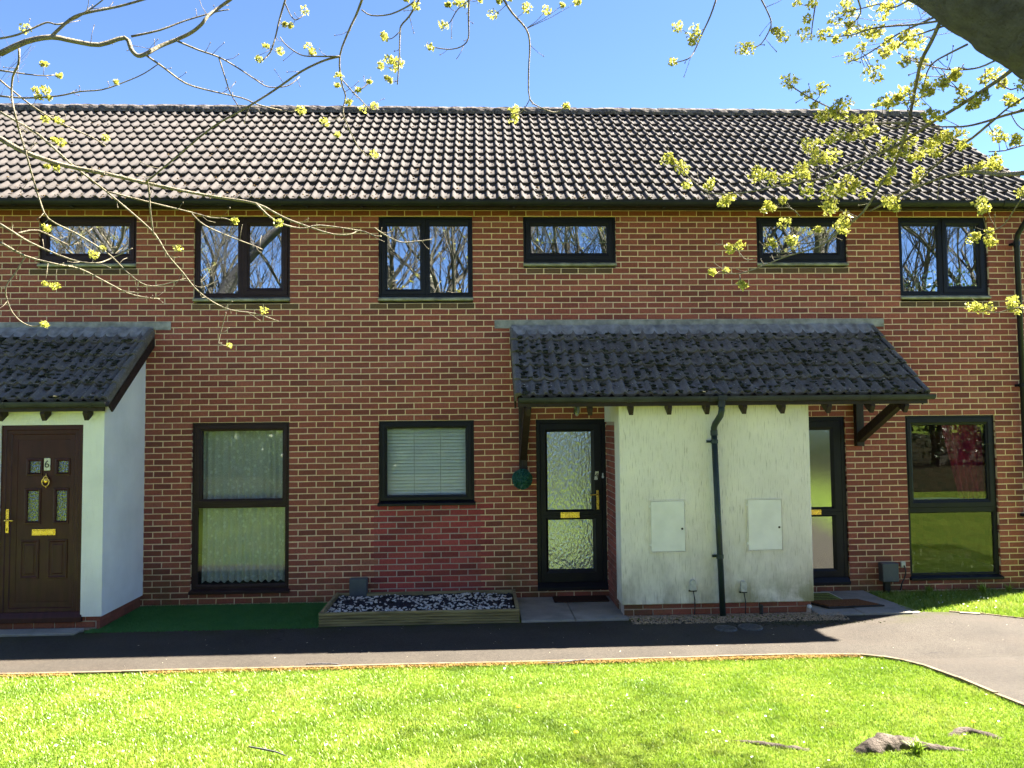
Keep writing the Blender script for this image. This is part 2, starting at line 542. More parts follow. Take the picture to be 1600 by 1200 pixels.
def leafy(name, stops, scale, trans, gloss=0.06):
    t = NT(name)
    c = t.ramp(t.math('ADD', t.math('MULTIPLY', t.noise(scale, 4, 0.6), 0.62), t.math('MULTIPLY', t.noise(scale * 11, 3, 0.6), 0.38)), stops)
    oi = t.ramp(t.noise(160, 2, 0.6), [(0.3, (0.36, 0.36, 0.36)), (0.7, (0.66, 0.66, 0.6))])
    c = t.mix(0.7, c, oi, 'OVERLAY')
    d = t.n("ShaderNodeBsdfDiffuse")
    t.l(c, d.inputs[0])
    tr = t.n("ShaderNodeBsdfTranslucent")
    t.l(c, tr.inputs[0])
    mx = t.n("ShaderNodeMixShader")
    mx.inputs[0].default_value = trans
    t.l(d.outputs[0], mx.inputs[1])
    t.l(tr.outputs[0], mx.inputs[2])
    g = t.n("ShaderNodeBsdfGlossy")
    g.inputs["Roughness"].default_value = 0.45
    m2 = t.n("ShaderNodeMixShader")
    m2.inputs[0].default_value = gloss
    t.l(mx.outputs[0], m2.inputs[1])
    t.l(g.outputs[0], m2.inputs[2])
    t.l(m2.outputs[0], t.out.inputs[0])
    return t.m
M['grass'] = leafy("grass_blade", [(0.30, (0.09, 0.175, 0.014)), (0.47, (0.185, 0.29, 0.021)), (0.58, (0.255, 0.335, 0.04)), (0.70, (0.36, 0.335, 0.12))], 1.7, 0.35)
M['turf'] = leafy("artificial_turf", [(0.3, (0.035, 0.15, 0.028)), (0.7, (0.07, 0.22, 0.045))], 6, 0.1)
M['young_leaf'] = leafy("young_maple_leaf", [(0.3, (0.36, 0.38, 0.06)), (0.7, (0.52, 0.49, 0.10))], 9, 0.5, 0.04)
M['dark_leaf'] = leafy("evergreen_leaf", [(0.3, (0.03, 0.06, 0.014)), (0.7, (0.09, 0.14, 0.03))], 2, 0.25, 0.1)
M['mid_leaf'] = leafy("spring_leaf", [(0.3, (0.08, 0.12, 0.018)), (0.7, (0.17, 0.20, 0.03))], 2, 0.4)
M['ball_leaf'] = leafy("topiary_leaf", [(0.3, (0.012, 0.075, 0.068)), (0.7, (0.025, 0.17, 0.14))], 40, 0.1)

def bark_mat(name, a, b, c3):
    t = NT(name)
    c = t.ramp(t.noise(14, 5, 0.65), [(0.3, a), (0.7, b)])
    c = t.mix(t.ramp(t.noise(4.5, 4), [(0.5, 0.0), (0.7, 0.6)]), c, c3)
    t.bsdf(c, 0.9, 0.2, 0, t.bump(t.noise(55, 5, 0.7, stretch=(1, 1, 1)), 1.0, 0.02, t.bump(t.noise(16, 4, 0.6), 0.8, 0.05)))
    return t.m
M['bark'] = bark_mat("maple_bark", (0.085, 0.08, 0.085), (0.17, 0.16, 0.165), (0.13, 0.125, 0.125))
M['limb_bark'] = bark_mat("limb_bark", (0.20, 0.17, 0.12), (0.37, 0.32, 0.23), (0.27, 0.255, 0.15))
M['twig'] = bark_mat("twig_bark", (0.18, 0.15, 0.105), (0.36, 0.31, 0.225), (0.25, 0.225, 0.14))
M['bark_far'] = bark_mat("grey_bark", (0.075, 0.066, 0.055), (0.16, 0.145, 0.12), (0.12, 0.125, 0.07))
M['root'] = bark_mat("root_bark", (0.05, 0.038, 0.03), (0.13, 0.105, 0.085), (0.17, 0.14, 0.115))
M['decking'] = plain("deck_board", (0.25, 0.20, 0.10), 0.8, 0.25, var=0.45, scale=7, bump=0.5, bscale=40, stretch=(0.35, 2, 6))
M['slate_chip'] = plain("slate_chip", (0.018, 0.018, 0.024), 0.6, 0.35, var=0.6, scale=40, bump=0.4, bscale=120)
M['white_pebble'] = plain("white_pebble", (0.62, 0.58, 0.52), 0.7, 0.3, var=0.3, scale=25)
M['gravel'] = plain("gravel", (0.30, 0.22, 0.14), 0.8, 0.25, var=0.75, scale=55)
M['soil'] = plain("soil", (0.03, 0.024, 0.018), 1.0, 0.05, var=0.5, scale=30, bump=0.9, bscale=90)
M['coir'] = plain("coir", (0.16, 0.075, 0.035), 1.0, 0.05, var=0.5, scale=70, bump=1.0, bscale=240)
M['mat_dark'] = plain("dark_mat", (0.045, 0.026, 0.02), 1.0, 0.05, var=0.4, scale=60, bump=1.0, bscale=240)
M['mat_green'] = plain("green_mat", (0.20, 0.24, 0.06), 0.95, 0.1, var=0.3, scale=50, bump=0.8, bscale=200)
M['rubber'] = plain("rubber", (0.02, 0.018, 0.016), 0.7, 0.3)
M['iron'] = plain("cast_iron", (0.09, 0.09, 0.09), 0.6, 0.4, 0.3, var=0.4, scale=30, bump=0.5, bscale=60)
M['blind'] = plain("blind_slat", (0.80, 0.83, 0.81), 0.45, 0.4, var=0.05)
M['roller'] = plain("roller_blind", (0.16, 0.21, 0.21), 0.8, 0.2, var=0.1)
M['burgundy'] = plain("burgundy_cloth", (0.14, 0.010, 0.034), 0.9, 0.1, var=0.3, scale=9)
M['petal'] = plain("daisy_petal", (0.75, 0.75, 0.72), 0.7, 0.2, var=0.05)
M['yellow'] = plain("dandelion", (0.75, 0.50, 0.02), 0.8, 0.2, var=0.1)
M['dead'] = plain("dead_leaf", (0.24, 0.15, 0.045), 0.9, 0.1, var=0.5, scale=40)

def lace_mat():
    t = NT("net_curtain")
    x, y, z = t.sep()
    vr = t.n("ShaderNodeTexVoronoi")
    vr.inputs["Scale"].default_value = 13
    t.l(t.pos, vr.inputs["Vector"])
    fl = t.ramp(vr.outputs["Distance"], [(0.18, 1.0), (0.30, 0.0)])
    fine = t.ramp(t.noise(120, 3, 0.6), [(0.4, 0.62), (0.6, 0.92)])
    a = t.math('ADD', t.math('MULTIPLY', fl, 0.35), fine, clamp=True)
    d = t.n("ShaderNodeBsdfDiffuse")
    d.inputs[0].default_value = (0.82, 0.85, 0.83, 1)
    tl = t.n("ShaderNodeBsdfTranslucent")
    tl.inputs[0].default_value = (0.82, 0.85, 0.83, 1)
    m0 = t.n("ShaderNodeMixShader")
    m0.inputs[0].default_value = 0.4
    t.l(d.outputs[0], m0.inputs[1])
    t.l(tl.outputs[0], m0.inputs[2])
    tr = t.n("ShaderNodeBsdfTransparent")
    mx = t.n("ShaderNodeMixShader")
    t.l(a, mx.inputs[0])
    t.l(tr.outputs[0], mx.inputs[1])
    t.l(m0.outputs[0], mx.inputs[2])
    t.l(mx.outputs[0], t.out.inputs[0])
    return t.m
M['lace'] = lace_mat()

# ------------------------------------------------------------------ ground, path
GY = -2.75
def gz(x, y):
    d = min(max(GY - y, 0.0), 8.0)
    return -0.155 + 0.094 * d

def sheet(name, mat, xs, ys, dz=0.0, **props):
    xs = np.array(xs, float)
    ys = np.array(ys, float)
    X, Y = np.meshgrid(xs, ys)
    Z = -0.155 + 0.094 * np.clip(GY - Y, 0, 8.0) + dz
    V = np.stack([X, Y, Z], -1).reshape(-1, 3)
    nx = len(xs)
    F = [(j * nx + i, j * nx + i + 1, (j + 1) * nx + i + 1, (j + 1) * nx + i) for j in range(len(ys) - 1) for i in range(nx - 1)]
    return link(name, np_mesh(name, V, F, mat), **props)
sheet("ground", M['ground'], [-700, -200, -60, -30] + list(np.arange(-20, 21, 2.0)) + [30, 60, 200, 700],
      [-700, -200, -60, -30, -20, -14, -10.75, -9, -7, -5, -4, -3.2, -2.75, -2, 0, 6, 20, 60, 200, 700], kind="structure")

SHADE_AREA = [(-60, -8.2)] + [(-30 + 1.5 * i, -7.4 + 0.45 * math.sin(i * 1.7) + 0.3 * math.sin(i * 0.6)) for i in range(22)] + [(3.4, -7.9), (4.9, -8.3), (5.2, -12.0), (6.0, -14.5), (8.9, -14.5), (9.2, -9.5), (10.5, -8.2), (14, -7.8), (30, -8), (60, -8.2), (60, -60), (-60, -60)]  # outline of the added shade sheet behind the viewer
PATH = [(-24, -2.56), (-8, -2.565), (-3, -2.56), (0, -2.555), (2, -2.55), (4.3, -2.53), (4.65, -2.545), (4.9, -2.58), (5.08, -2.67), (5.21, -2.82), (5.275, -3.05), (5.29, -3.5), (5.26, -4.02), (5.255, -4.6),
        (5.3, -6.5), (5.6, -9), (6.2, -13), (8.7, -13), (8.35, -9), (8.2, -6), (8.15, -4.2), (8.02, -3.0), (7.75, -2.1), (7.55, -1.72), (7.33, -1.45), (7.04, -1.23),
        (6.7, -1.09), (6.42, -1.05), (6.3, -1.12), (5.0, -1.16), (-24, -1.17)]
def poly_sheet(name, pts, mat, dz, thick=0.05, **props):
    bm = bmesh.new()
    vs_ = [bm.verts.new((p[0], p[1], 0)) for p in pts]
    for tri in tessellate_polygon([[Vector((p[0], p[1], 0)) for p in pts]]):
        bm.faces.new([vs_[i] for i in tri])
    for yy in (GY, -10.75):
        bmesh.ops.bisect_plane(bm, geom=bm.verts[:] + bm.edges[:] + bm.faces[:], plane_co=(0, yy, 0), plane_no=(0, 1, 0))
    ext = bmesh.ops.extrude_face_region(bm, geom=bm.faces[:])
    lo = set(v for v in ext["geom"] if isinstance(v, bmesh.types.BMVert))
    for v in bm.verts:
        v.co.z = gz(v.co.x, v.co.y) + dz - (thick if v in lo else 0)
    bmesh.ops.recalc_face_normals(bm, faces=bm.faces)
    me = bpy.data.meshes.new(name)
    bm.to_mesh(me)
    bm.free()
    me.materials.append(mat)
    return link(name, me, **props)
path = poly_sheet("path", PATH, M['tarmac'], 0.016, kind="structure")

poly_sheet("painted_shade_ground", SHADE_AREA, M['shade_ground'], 0.006, 0.04, kind="structure")  # added dark sheet; paints tree shade over the lawn mirrored in the panes

def edging(pts, wd, name):
    """narrow concrete strip set along a lawn edge, in lengths of about 0.9 m"""
    mb = MB()
    for (x0, y0), (x1, y1) in zip(pts, pts[1:]):
        d = Vector((x1 - x0, y1 - y0))
        n = max(1, round(d.length / 0.9))
        nn = Vector((d.y, -d.x)).normalized() * wd
        for i in range(n):
            a = Vector((x0, y0)) + d * (i / n)
            b = Vector((x0, y0)) + d * ((i + 1) / n) - d.normalized() * 0.004
            za, zb = gz(a.x, a.y), gz(b.x, b.y)
            j = rnd.uniform(-0.003, 0.004)
            q = [(a.x, a.y), (b.x, b.y), (b.x + nn.x, b.y + nn.y), (a.x + nn.x, a.y + nn.y)]
            zz = [za, zb, zb, za]
            k = len(mb.v)
            mb.v += [(p[0], p[1], z_ - 0.06) for p, z_ in zip(q, zz)] + [(p[0], p[1], z_ + 0.026 + j) for p, z_ in zip(q, zz)]
            mb.f += [tuple(k + i_ for i_ in f) for f in ((4, 5, 6, 7), (0, 1, 5, 4), (1, 2, 6, 5), (2, 3, 7, 6), (3, 0, 4, 7))]
    mb.obj(name, M['edging'], None, kind="structure")
edging(PATH[1:15], 0.035, "path_edging")
edging([(p[0], p[1]) for p in PATH[20:27]], 0.03, "path_edging")

# ------------------------------------------------------------------ the terrace
W = 1.215
XS, XL, XM, XT, XU, XR = -4.278, -2.342, 0.0, 1.874, 4.959, 6.875
ZL0 = Z_H - 28 * CH            # foot of the tall windows and doors
ZM0 = Z_H - 14 * CH
ZU1 = Z_H + 35 * CH
ZU0 = Z_H + 20 * CH
ZT0 = Z_H + 26 * CH
OPEN = []                      # every opening in the front wall
for x in (XL, XM, XR, -8.753):
    OPEN.append((x, x + W, ZU0, ZU1))
for x in (XS, XT, XU, -6.817):
    OPEN.append((x, x + W, ZT0, ZU1))
for x in (XL, XR, -8.753):
    OPEN.append((x, x + W, ZL0, Z_H))
OPEN.append((XM, XM + W, ZM0, Z_H))
OPEN.append((2.010, 2.915, ZL0, Z_H))
OPEN.append((5.125, 6.070, ZL0, Z_H))

PITCH = math.atan2(2.31, 2.92)
E_Y, E_Z = -0.40, 4.852         # roof plane at the eaves
RIDGE_Y = 2.5
RIDGE_Z = E_Z + (RIDGE_Y - E_Y) * math.tan(PITCH)
BACK_Y = 5.0
X_END = 8.76

HB = [(-9.42, -4.94), (-4.94, -0.46), (-0.46, 4.02), (4.02, X_END)]
HL = ["brick terraced house beyond number 6, only its tiled roof showing at the photo's edge",
      "brick terraced house number 6 with brown panelled door and lace net curtain",
      "brick terraced house number 4 with black glazed door and venetian blind window",
      "end brick terraced house with burgundy curtain, beside the corner drainpipe"]
HOUSES = [thing("terraced_house", ((a + b) / 2, 0, -0.15), l, "house", "houses of the brick terrace") for (a, b), l in zip(HB, HL)]
def house_of(x):
    for i, (a, b) in enumerate(HB):
        if x < b:
            return i
    return 3

def wall_cells(mb, x0, x1, z0, z1, y0, y1, opens):
    """a wall slab between y0 and y1 with rectangular openings and their reveals"""
    op = [(max(a, x0), min(b, x1), max(c, z0), min(d, z1)) for a, b, c, d in opens if b > x0 and a < x1]
    xs = sorted({x0, x1, *[o[0] for o in op], *[o[1] for o in op]})
    zs = sorted({z0, z1, *[o[2] for o in op], *[o[3] for o in op]})
    def solid(i, j):
        if not (0 <= i < len(xs) - 1 and 0 <= j < len(zs) - 1):
            return None
        cx, cz = (xs[i] + xs[i + 1]) / 2, (zs[j] + zs[j + 1]) / 2
        return not any(a < cx < b and c < cz < d for a, b, c, d in op)
    for i in range(len(xs) - 1):
        for j in range(len(zs) - 1):
            if not solid(i, j):
                continue
            a, b, c, d = xs[i], xs[i + 1], zs[j], zs[j + 1]
            mb.quad((a, y0, c), (b, y0, c), (b, y0, d), (a, y0, d))
            mb.quad((b, y1, c), (a, y1, c), (a, y1, d), (b, y1, d))
            if not solid(i - 1, j):
                mb.quad((a, y1, c), (a, y0, c), (a, y0, d), (a, y1, d))
            if not solid(i + 1, j):
                mb.quad((b, y0, c), (b, y1, c), (b, y1, d), (b, y0, d))
            if not solid(i, j - 1):
                mb.quad((a, y1, c), (b, y1, c), (b, y0, c), (a, y0, c))
            if not solid(i, j + 1):
                mb.quad((a, y0, d), (b, y0, d), (b, y1, d), (a, y1, d))

WALLS = []
for hi, (a, b) in enumerate(HB):
    mb = MB()
    wall_cells(mb, a, b, -0.25, 5.0, 0.0045, 0.13, OPEN)
    WALLS.append(mb.obj("wall", M['mortar'], HOUSES[hi]))

def brick_geo(L, H, D, rr, ch=0.003):
    j = lambda s=0.0018: rr.uniform(-s, s)
    f = [(ch + j(), j(0.001), ch + j()), (L - ch + j(), j(0.001), ch + j()), (L - ch + j(), j(0.001), H - ch + j()), (ch + j(), j(0.001), H - ch + j())]
    e = [(j(), ch, j()), (L + j(), ch, j()), (L + j(), ch, H + j()), (j(), ch, H + j())]
    k = [(0, D, 0), (L, D, 0), (L, D, H), (0, D, H)]
    fc = [(0, 1, 2, 3)]
    for i in range(4):
        n = (i + 1) % 4
        fc.append((4 + i, 4 + n, n, i))
        fc.append((8 + i, 8 + n, 4 + n, 4 + i))
    return f + e + k, fc

BH, JT = CH - 0.0125, 0.0125
FULL = {'brick': [], 'red_brick': [], 'stained_brick': []}
for s in range(6):
    v, f = brick_geo(BL - JT, BH, 0.10, random.Random(s))
    for key in FULL:
        me = bpy.data.meshes.new("brick")
        me.from_pydata(v, [], f)
        me.materials.append(M[key])
        FULL[key].append(me)
bricks = []                    # (x0, x1, z0)
for k in range(-31, 38):
    z0 = Z_H + k * CH
    zc = z0 + CH / 2
    blk = sorted((o[0], o[1]) for o in OPEN if o[2] < zc < o[3])
    segs, x = [], -9.42
    for a, b in blk:
        segs.append((x, a))
        x = b
    segs.append((x, X_END))
    for a, b in segs:
        first = math.ceil((a + 1e-4 - (k % 2) * BL / 2) / BL)
        cuts = [a]
        q = first
        while True:
            p = q * BL + (k % 2) * BL / 2
            if p >= b - 1e-4:
                break
            cuts.append(p)
            q += 1
        cuts.append(b)
        cuts = [c for i, c in enumerate(cuts) if i in (0, len(cuts) - 1) or (c - a > 0.06 and b - c > 0.06)]
        for c0, c1 in zip(cuts, cuts[1:]):
            l0 = c0 + (JT / 2 if c0 != a or a == -9.42 else 0.0)
            l1 = c1 - (JT / 2 if c1 != b else 0.0)
            bricks.append((l0, l1, z0 + JT / 2))
def is_red(x0, x1, z):
    xc = (x0 + x1) / 2
    e = 0.10 if int(round((z - Z_H) / CH)) % 2 else -0.02
    return -0.08 - e * 0.5 < xc < 1.30 + e and -0.06 < z < ZM0 - 0.02
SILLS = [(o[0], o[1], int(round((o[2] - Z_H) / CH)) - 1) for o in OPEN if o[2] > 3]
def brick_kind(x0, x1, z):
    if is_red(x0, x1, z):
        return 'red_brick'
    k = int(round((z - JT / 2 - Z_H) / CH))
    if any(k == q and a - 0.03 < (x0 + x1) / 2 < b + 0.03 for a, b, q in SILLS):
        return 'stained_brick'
    return 'brick'
by_house = [[] for _ in HB]
for b in bricks:
    by_house[house_of((b[0] + b[1]) / 2)].append(b)
for hi, bl in enumerate(by_house):
    seen = lambda b: -4.9 < b[0] and b[1] < 8.6 and b[2] > -0.13
    whole = [b for b in bl if abs((b[1] - b[0]) - (BL - JT)) < 1e-3 and seen(b)]
    whole.sort(key=lambda b: (Vector(((b[0] + b[1]) / 2, 0, b[2])) - CAM).length)
    one = set(whole[:300]) if hi else set()
    for b in one:
        link("brick", FULL[brick_kind(*b)][rnd.randrange(6)], WALLS[hi], (b[0], rnd.uniform(-0.0012, 0.0012), b[2]), (rnd.uniform(-.004, .004), rnd.uniform(-.004, .004), rnd.uniform(-.003, .003)))
    for key in FULL:
        mb = MB()
        for b in bl:
            if b in one or brick_kind(*b) != key:
                continue
            v, f = brick_geo(b[1] - b[0], BH, 0.10, rnd)
            n = len(mb.v)
            dy = rnd.uniform(-0.0012, 0.0012)
            mb.v += [(p[0] + b[0], p[1] + dy, p[2] + b[2]) for p in v]
            mb.f += [tuple(n + i for i in q) for q in f]
        if mb.v:
            mb.obj("brickwork", M[key], WALLS[hi], kind="stuff")
pm = MB()
pm.box(-0.06, 1.29, 0.0036, 0.02, -0.05, ZM0 - 0.002)
pm.obj("repair_mortar", M['grey_mortar'], WALLS[2])

# shell behind the front wall: party walls, back wall, floors, gable
for hi, (a, b) in enumerate(HB):
    H = HOUSES[hi]
    mb = MB()
    mb.box(a + 0.002, b - 0.002, 3.1, 3.2, -0.2, 4.86)
    mb.box(a + 0.002, a + 0.10, 0.132, 3.1, -0.2, 4.86)
    mb.box(b - 0.10, b - 0.002, 0.132, 3.1, -0.2, 4.86)
    mb.box(a + 0.10, b - 0.10, 0.132, 3.1, 2.42, 2.62)
    mb.box(a + 0.10, b - 0.10, 0.132, 3.1, 4.80, 4.86)
    mb.obj("interior_wall", M['room'], H)
    MB().box(a + 0.101, b - 0.101, 0.132, 3.099, -0.19, -0.02).obj("interior_floor", M['room_floor'], H)
    MB().box(a, b, BACK_Y - 0.12, BACK_Y, -0.25, 5.0).obj("rear_wall", M['brick'], H)
mb = MB()
gp = [(0.131, -0.25), (BACK_Y - 0.121, -0.25), (BACK_Y - 0.121, 4.92), (RIDGE_Y, RIDGE_Z - 0.10), (0.131, 5.0)]
mb.prism(gp, 'x', X_END - 0.11, X_END - 0.001)
mb.obj("gable_wall", M['brick'], HOUSES[3])

# ---- roof
TP = 0.145                     # roll pitch; a tile carries two rolls
G1 = (RIDGE_Y - E_Y) / math.cos(PITCH) / 13.05
def tile_mesh(name, gauge, mat, seed, roll=0.036, drop=0.008):
    rr = random.Random(seed)
    xs = []
    for r in (0, 1):
        xs += [r * TP + q for q in (0.0, 0.004, 0.015, 0.027, 0.042, 0.057, 0.069, 0.080, 0.112)]
    xs.append(2 * TP - 0.001)
    def h(x):
        u = (x % TP if x < 2 * TP - 0.002 else TP)
        d = abs(u - 0.042)
        return roll * (0.5 + 0.5 * math.cos(math.pi * d / 0.040)) if d < 0.040 else (0.002 * ((u - 0.098) / 0.03) ** 2 if u > 0.07 else 0.0)
    V, F = [], []
    n = len(xs)
    L = gauge + 0.035
    sag = rr.uniform(-0.002, 0.002)
    rows = [(L, 0.012), (gauge * 0.45, 0.030), (0.004, 0.047), (0.0, 0.044), (0.004, drop)]
    for i, (yy, zz) in enumerate(rows):
        for x in xs:
            V.append((x, yy + (0.0 if i != 3 else rr.uniform(-0.0015, 0.0015)), zz + h(x) * (1.0 if i < 4 else 0.92) + sag * (x / 0.29)))
    for i in range(len(rows) - 1):
        for k in range(n - 1):
            a = i * n + k
            F.append((a + n, a + n + 1, a + 1, a))
    me = bpy.data.meshes.new(name)
    me.from_pydata(V, [], F)
    me.materials.append(mat)
    for p in me.polygons:
        p.use_smooth = p.index < 2 * (n - 1)
    return me
TILES = [tile_mesh("tile", G1, M['roof_tile'], s) for s in range(5)]
def on_roof(x, v, n=0.0):
    return Vector((x, E_Y + v * math.cos(PITCH) - n * math.sin(PITCH), E_Z + v * math.sin(PITCH) + n * math.cos(PITCH)))
ROOFS = []
for hi, (a, b) in enumerate(HB):
    mb = MB()
    b2 = b if hi < 3 else X_END + 0.002
    t = 0.10
    ol = [(E_Y + 0.03, E_Z + 0.02), (RIDGE_Y, RIDGE_Z), (BACK_Y + 0.4, E_Z), (BACK_Y + 0.4, E_Z - t), (RIDGE_Y, RIDGE_Z - t - 0.02), (E_Y + 0.09, E_Z - 0.02)]
    mb.prism([(p[0], p[1]) for p in ol], 'x', a, b2)
    ROOFS.append(mb.obj("roof", M['underlay'], HOUSES[hi]))
X_V = X_END + 0.005
ncol = int((X_V + 9.42) / (2 * TP))
for c in range(ncol):
    x0 = X_V - (c + 1) * 2 * TP
    hi = house_of(x0 + TP)
    for r in range(13):
        link("tile", TILES[rnd.randrange(5)], ROOFS[hi], on_roof(x0 + rnd.uniform(-.003, .003), r * G1 + rnd.uniform(-.007, .007) + 0.006 * math.sin(x0 * 1.3 + r)),
             (PITCH + rnd.uniform(-.010, .010), rnd.uniform(-.010, .010), rnd.uniform(-.008, .008)))
# ridge tiles, rough with old bedding and moss
def ridge_mesh(seed):
    rr = random.Random(seed)
    V, F, n, L = [], [], 10, 0.452
    st = 7
    for i in range(st):
        for k in range(n):
            a = math.pi * (-0.12 + 1.24 * k / (n - 1))
            r = 0.118 + rr.uniform(-0.010, 0.010)
            V.append((L * i / (st - 1), math.cos(a) * r * 1.08, math.sin(a) * r * 0.92))
    for i in range(st - 1):
        for k in range(n - 1):
            q = i * n + k
            F.append((q, q + 1, q + n + 1, q + n))
    me = bpy.data.meshes.new("ridge_tile")
    me.from_pydata(V, [], F)
    me.materials.append(M['ridge'])
    return me
RM = [ridge_mesh(s) for s in range(5)]
x = X_V
while x > -9.3:
    x -= 0.45
    link("ridge_tile", RM[rnd.randrange(5)], ROOFS[house_of(x + .2)], (x, RIDGE_Y - 0.005, RIDGE_Z + 0.012 + rnd.uniform(-.004, .004)))
# verge: mortar bedding and undercloak at the gable
mb = MB()
p0, p1 = on_roof(0, 0.02, -0.02), on_roof(0, 13 * G1, -0.02)
q0, q1 = on_roof(0, 0.02, 0.035), on_roof(0, 13 * G1, 0.035)
mb.prism([(p0.y, p0.z), (p1.y, p1.z), (q1.y, q1.z), (q0.y, q0.z)], 'x', X_V - 0.035, X_V - 0.006)
mb.obj("verge", M['ridge'], ROOFS[3])
# moss and debris caught in the lower courses
def scatter_moss(parent, n, x0, x1, vmax, place, mat, size, gauge, vpow):
    mb = MB()
    for i in range(n):
        xx = rnd.uniform(x0, x1)
        v = vmax * rnd.random() ** vpow
        u = ((X_V - xx) % TP)
        pan = rnd.random() < 0.8
        if pan:
            xx += (u - rnd.uniform(0.02, 0.065))
        fr = (v % gauge) / gauge
        base = 0.043 - 0.026 * fr
        s = size * rnd.uniform(0.5, 1.5)
        p = place(xx, v, base + (0.0 if pan else 0.018))
        mb.blob(p, s, s * rnd.uniform(.7, 1.3), s * rnd.uniform(.45, .8), i, 0.35, 3, 5)
    return mb.obj("moss", mat, parent, kind="stuff")
for hi in range(4):
    a, b = HB[hi]
    scatter_moss(ROOFS[hi], 420, a, b - 0.1, 13 * G1, on_roof, M['dry_moss'], 0.011, G1, 2.4)
    scatter_moss(ROOFS[hi], 260, a, b - 0.1, 13 * G1, on_roof, M['moss'], 0.010, G1, 1.8)

# ---- eaves: fascia, soffit, gutter
def gutter(mb, x0, x1, yc, zc, r, th=0.005, n=9):
    o, i_ = [], []
    for k in range(n + 1):
        a = math.pi + math.pi * k / n
        o.append((yc + r * math.cos(a), zc + r * math.sin(a)))
        i_.append((yc + (r - th) * math.cos(a), zc + (r - th) * math.sin(a)))
    mb.prism([(yc - r, zc + 0.006)] + o + [(yc + r, zc + 0.006), (yc + r - th, zc + 0.006)] + i_[::-1] + [(yc - r + th, zc + 0.006)], 'x', x0, x1)
def gutter_union(mb, x, yc, zc, r, wd=0.07):
    gutter(mb, x - wd / 2, x + wd / 2, yc, zc, r + 0.006, 0.005)
for hi, (a, b) in enumerate(HB):
    H = HOUSES[hi]
    b2 = b if hi < 3 else X_V - 0.01
    MB().box(a, b2, -0.322, -0.298, 4.797, 4.885).obj("fascia", M['timber_dark'], H, bevel=0.003)
    MB().box(a, b2, -0.297, 0.008, 4.866, 4.876).obj("soffit", M['timber_dark'], H)
    mb = MB()
    gutter(mb, a, b2 + (0.02 if hi == 3 else 0), -0.395, 4.868, 0.058)
    g = mb.obj("gutter", M['gutter_black'], H, smooth=False)
    for ux in (a + 0.55, a + 2.4, b - 0.7):
        mb = MB()
        gutter_union(mb, ux, -0.395, 4.868, 0.058)
        mb.obj("gutter_union", M['gutter_black'], g)
    for q in range(5):
        bx = a + 0.3 + q * 0.95
        MB().box(bx - 0.012, bx + 0.012, -0.335, -0.323, 4.80, 4.86).box(bx - 0.012, bx + 0.012, -0.40, -0.335, 4.797, 4.803).obj("gutter_bracket", M['gutter_black'], g)
# corner drainpipe
mb = MB()
mb.tube([(8.41, -0.395, 4.81), (8.41, -0.39, 4.74), (8.42, -0.12, 4.52), (8.425, -0.085, 4.44), (8.425, -0.085, -0.13)], 0.034, 12)
dp = mb.obj("drainpipe", M['gutter_black'], HOUSES[3], smooth=True)
for z in (4.38, 2.5, 0.8):
    MB().tube([(8.425, -0.085, z), (8.425, -0.085, z + 0.05)], 0.041, 12).box(8.375, 8.475, -0.055, 0.0, z + 0.01, z + 0.04).obj("pipe_clip", M['gutter_black'], dp)

# ------------------------------------------------------------------ windows
def lerp_ring(mb, o, i, prof):
    rows = []
    for t, y in prof:
        r = [o[k] + (i[k] - o[k]) * t for k in range(4)]
        n = len(mb.v)
        mb.v += [(r[0], y, r[1]), (r[2], y, r[1]), (r[2], y, r[3]), (r[0], y, r[3])]
        rows.append(n)
    for a, b in zip(rows, rows[1:]):
        for k in range(4):
            j = (k + 1) % 4
            mb.f.append((a + k, a + j, b + j, b + k))
def window(house, rect, lights, mat, glass, sill, bars=(), y=0.035):
    """rect = opening x0,z0,x1,z1; lights = [(cell, glass, is_sash)]"""
    x0, z0, x1, z1 = rect
    mb = MB()
    mb.ring(x0, z0, x1, z1, [(0.0, 0.128), (0.0, y), (0.004, y - 0.004), (0.030, y - 0.004), (0.036, y + 0.004), (0.036, y + 0.06)])
    for bx in bars:
        mb.box(bx[0], bx[2], y + 0.001, y + 0.06, bx[1], bx[3])
    o = mb.obj("window", mat, house)
    for cell, gl, sash in lights:
        mb = MB()
        if sash:
            lerp_ring(mb, cell, gl, [(0.0, y + 0.05), (0.0, y - 0.006), (0.05, y - 0.012), (0.62, y - 0.012), (0.70, y - 0.006), (0.72, y + 0.002), (0.94, y + 0.006), (1.0, y + 0.014), (1.0, y + 0.04)])
            mb.obj("sash", mat, o)
        else:
            lerp_ring(mb, cell, gl, [(0.0, y + 0.05), (0.0, y + 0.002), (0.5, y + 0.002), (0.6, y + 0.006), (0.93, y + 0.010), (1.0, y + 0.016), (1.0, y + 0.04)])
            mb.obj("glazing_bead", mat, o)
        gx0, gz0, gx1, gz1 = gl
        MB().box(gx0 - 0.004, gx1 + 0.004, y + 0.024, y + 0.030, gz0 - 0.004, gz1 + 0.004).obj("pane", glass, o)
    if sill == 'tile':
        mb = MB()
        zb = z0 - 0.052
        mb.prism([(-0.028, zb), (0.127, zb), (0.127, z0 - 0.001), (0.03, z0 - 0.001), (-0.028, zb + 0.026)], 'x', x0 - 0.004, x1 + 0.004)
        mb.obj("sill", M['sill_stone'], o, bevel=0.003)
    else:
        mb = MB()
        mb.prism([(-0.045, z0 - 0.018), (0.05, z0 - 0.018), (0.05, z0 + 0.034), (y - 0.006, z0 + 0.034), (-0.045, z0 + 0.012)], 'x', x0 - 0.012, x1 + 0.012)
        mb.obj("sill", mat, o, bevel=0.003)
    return o
br, bk = M['brown_upvc'], M['black_upvc']
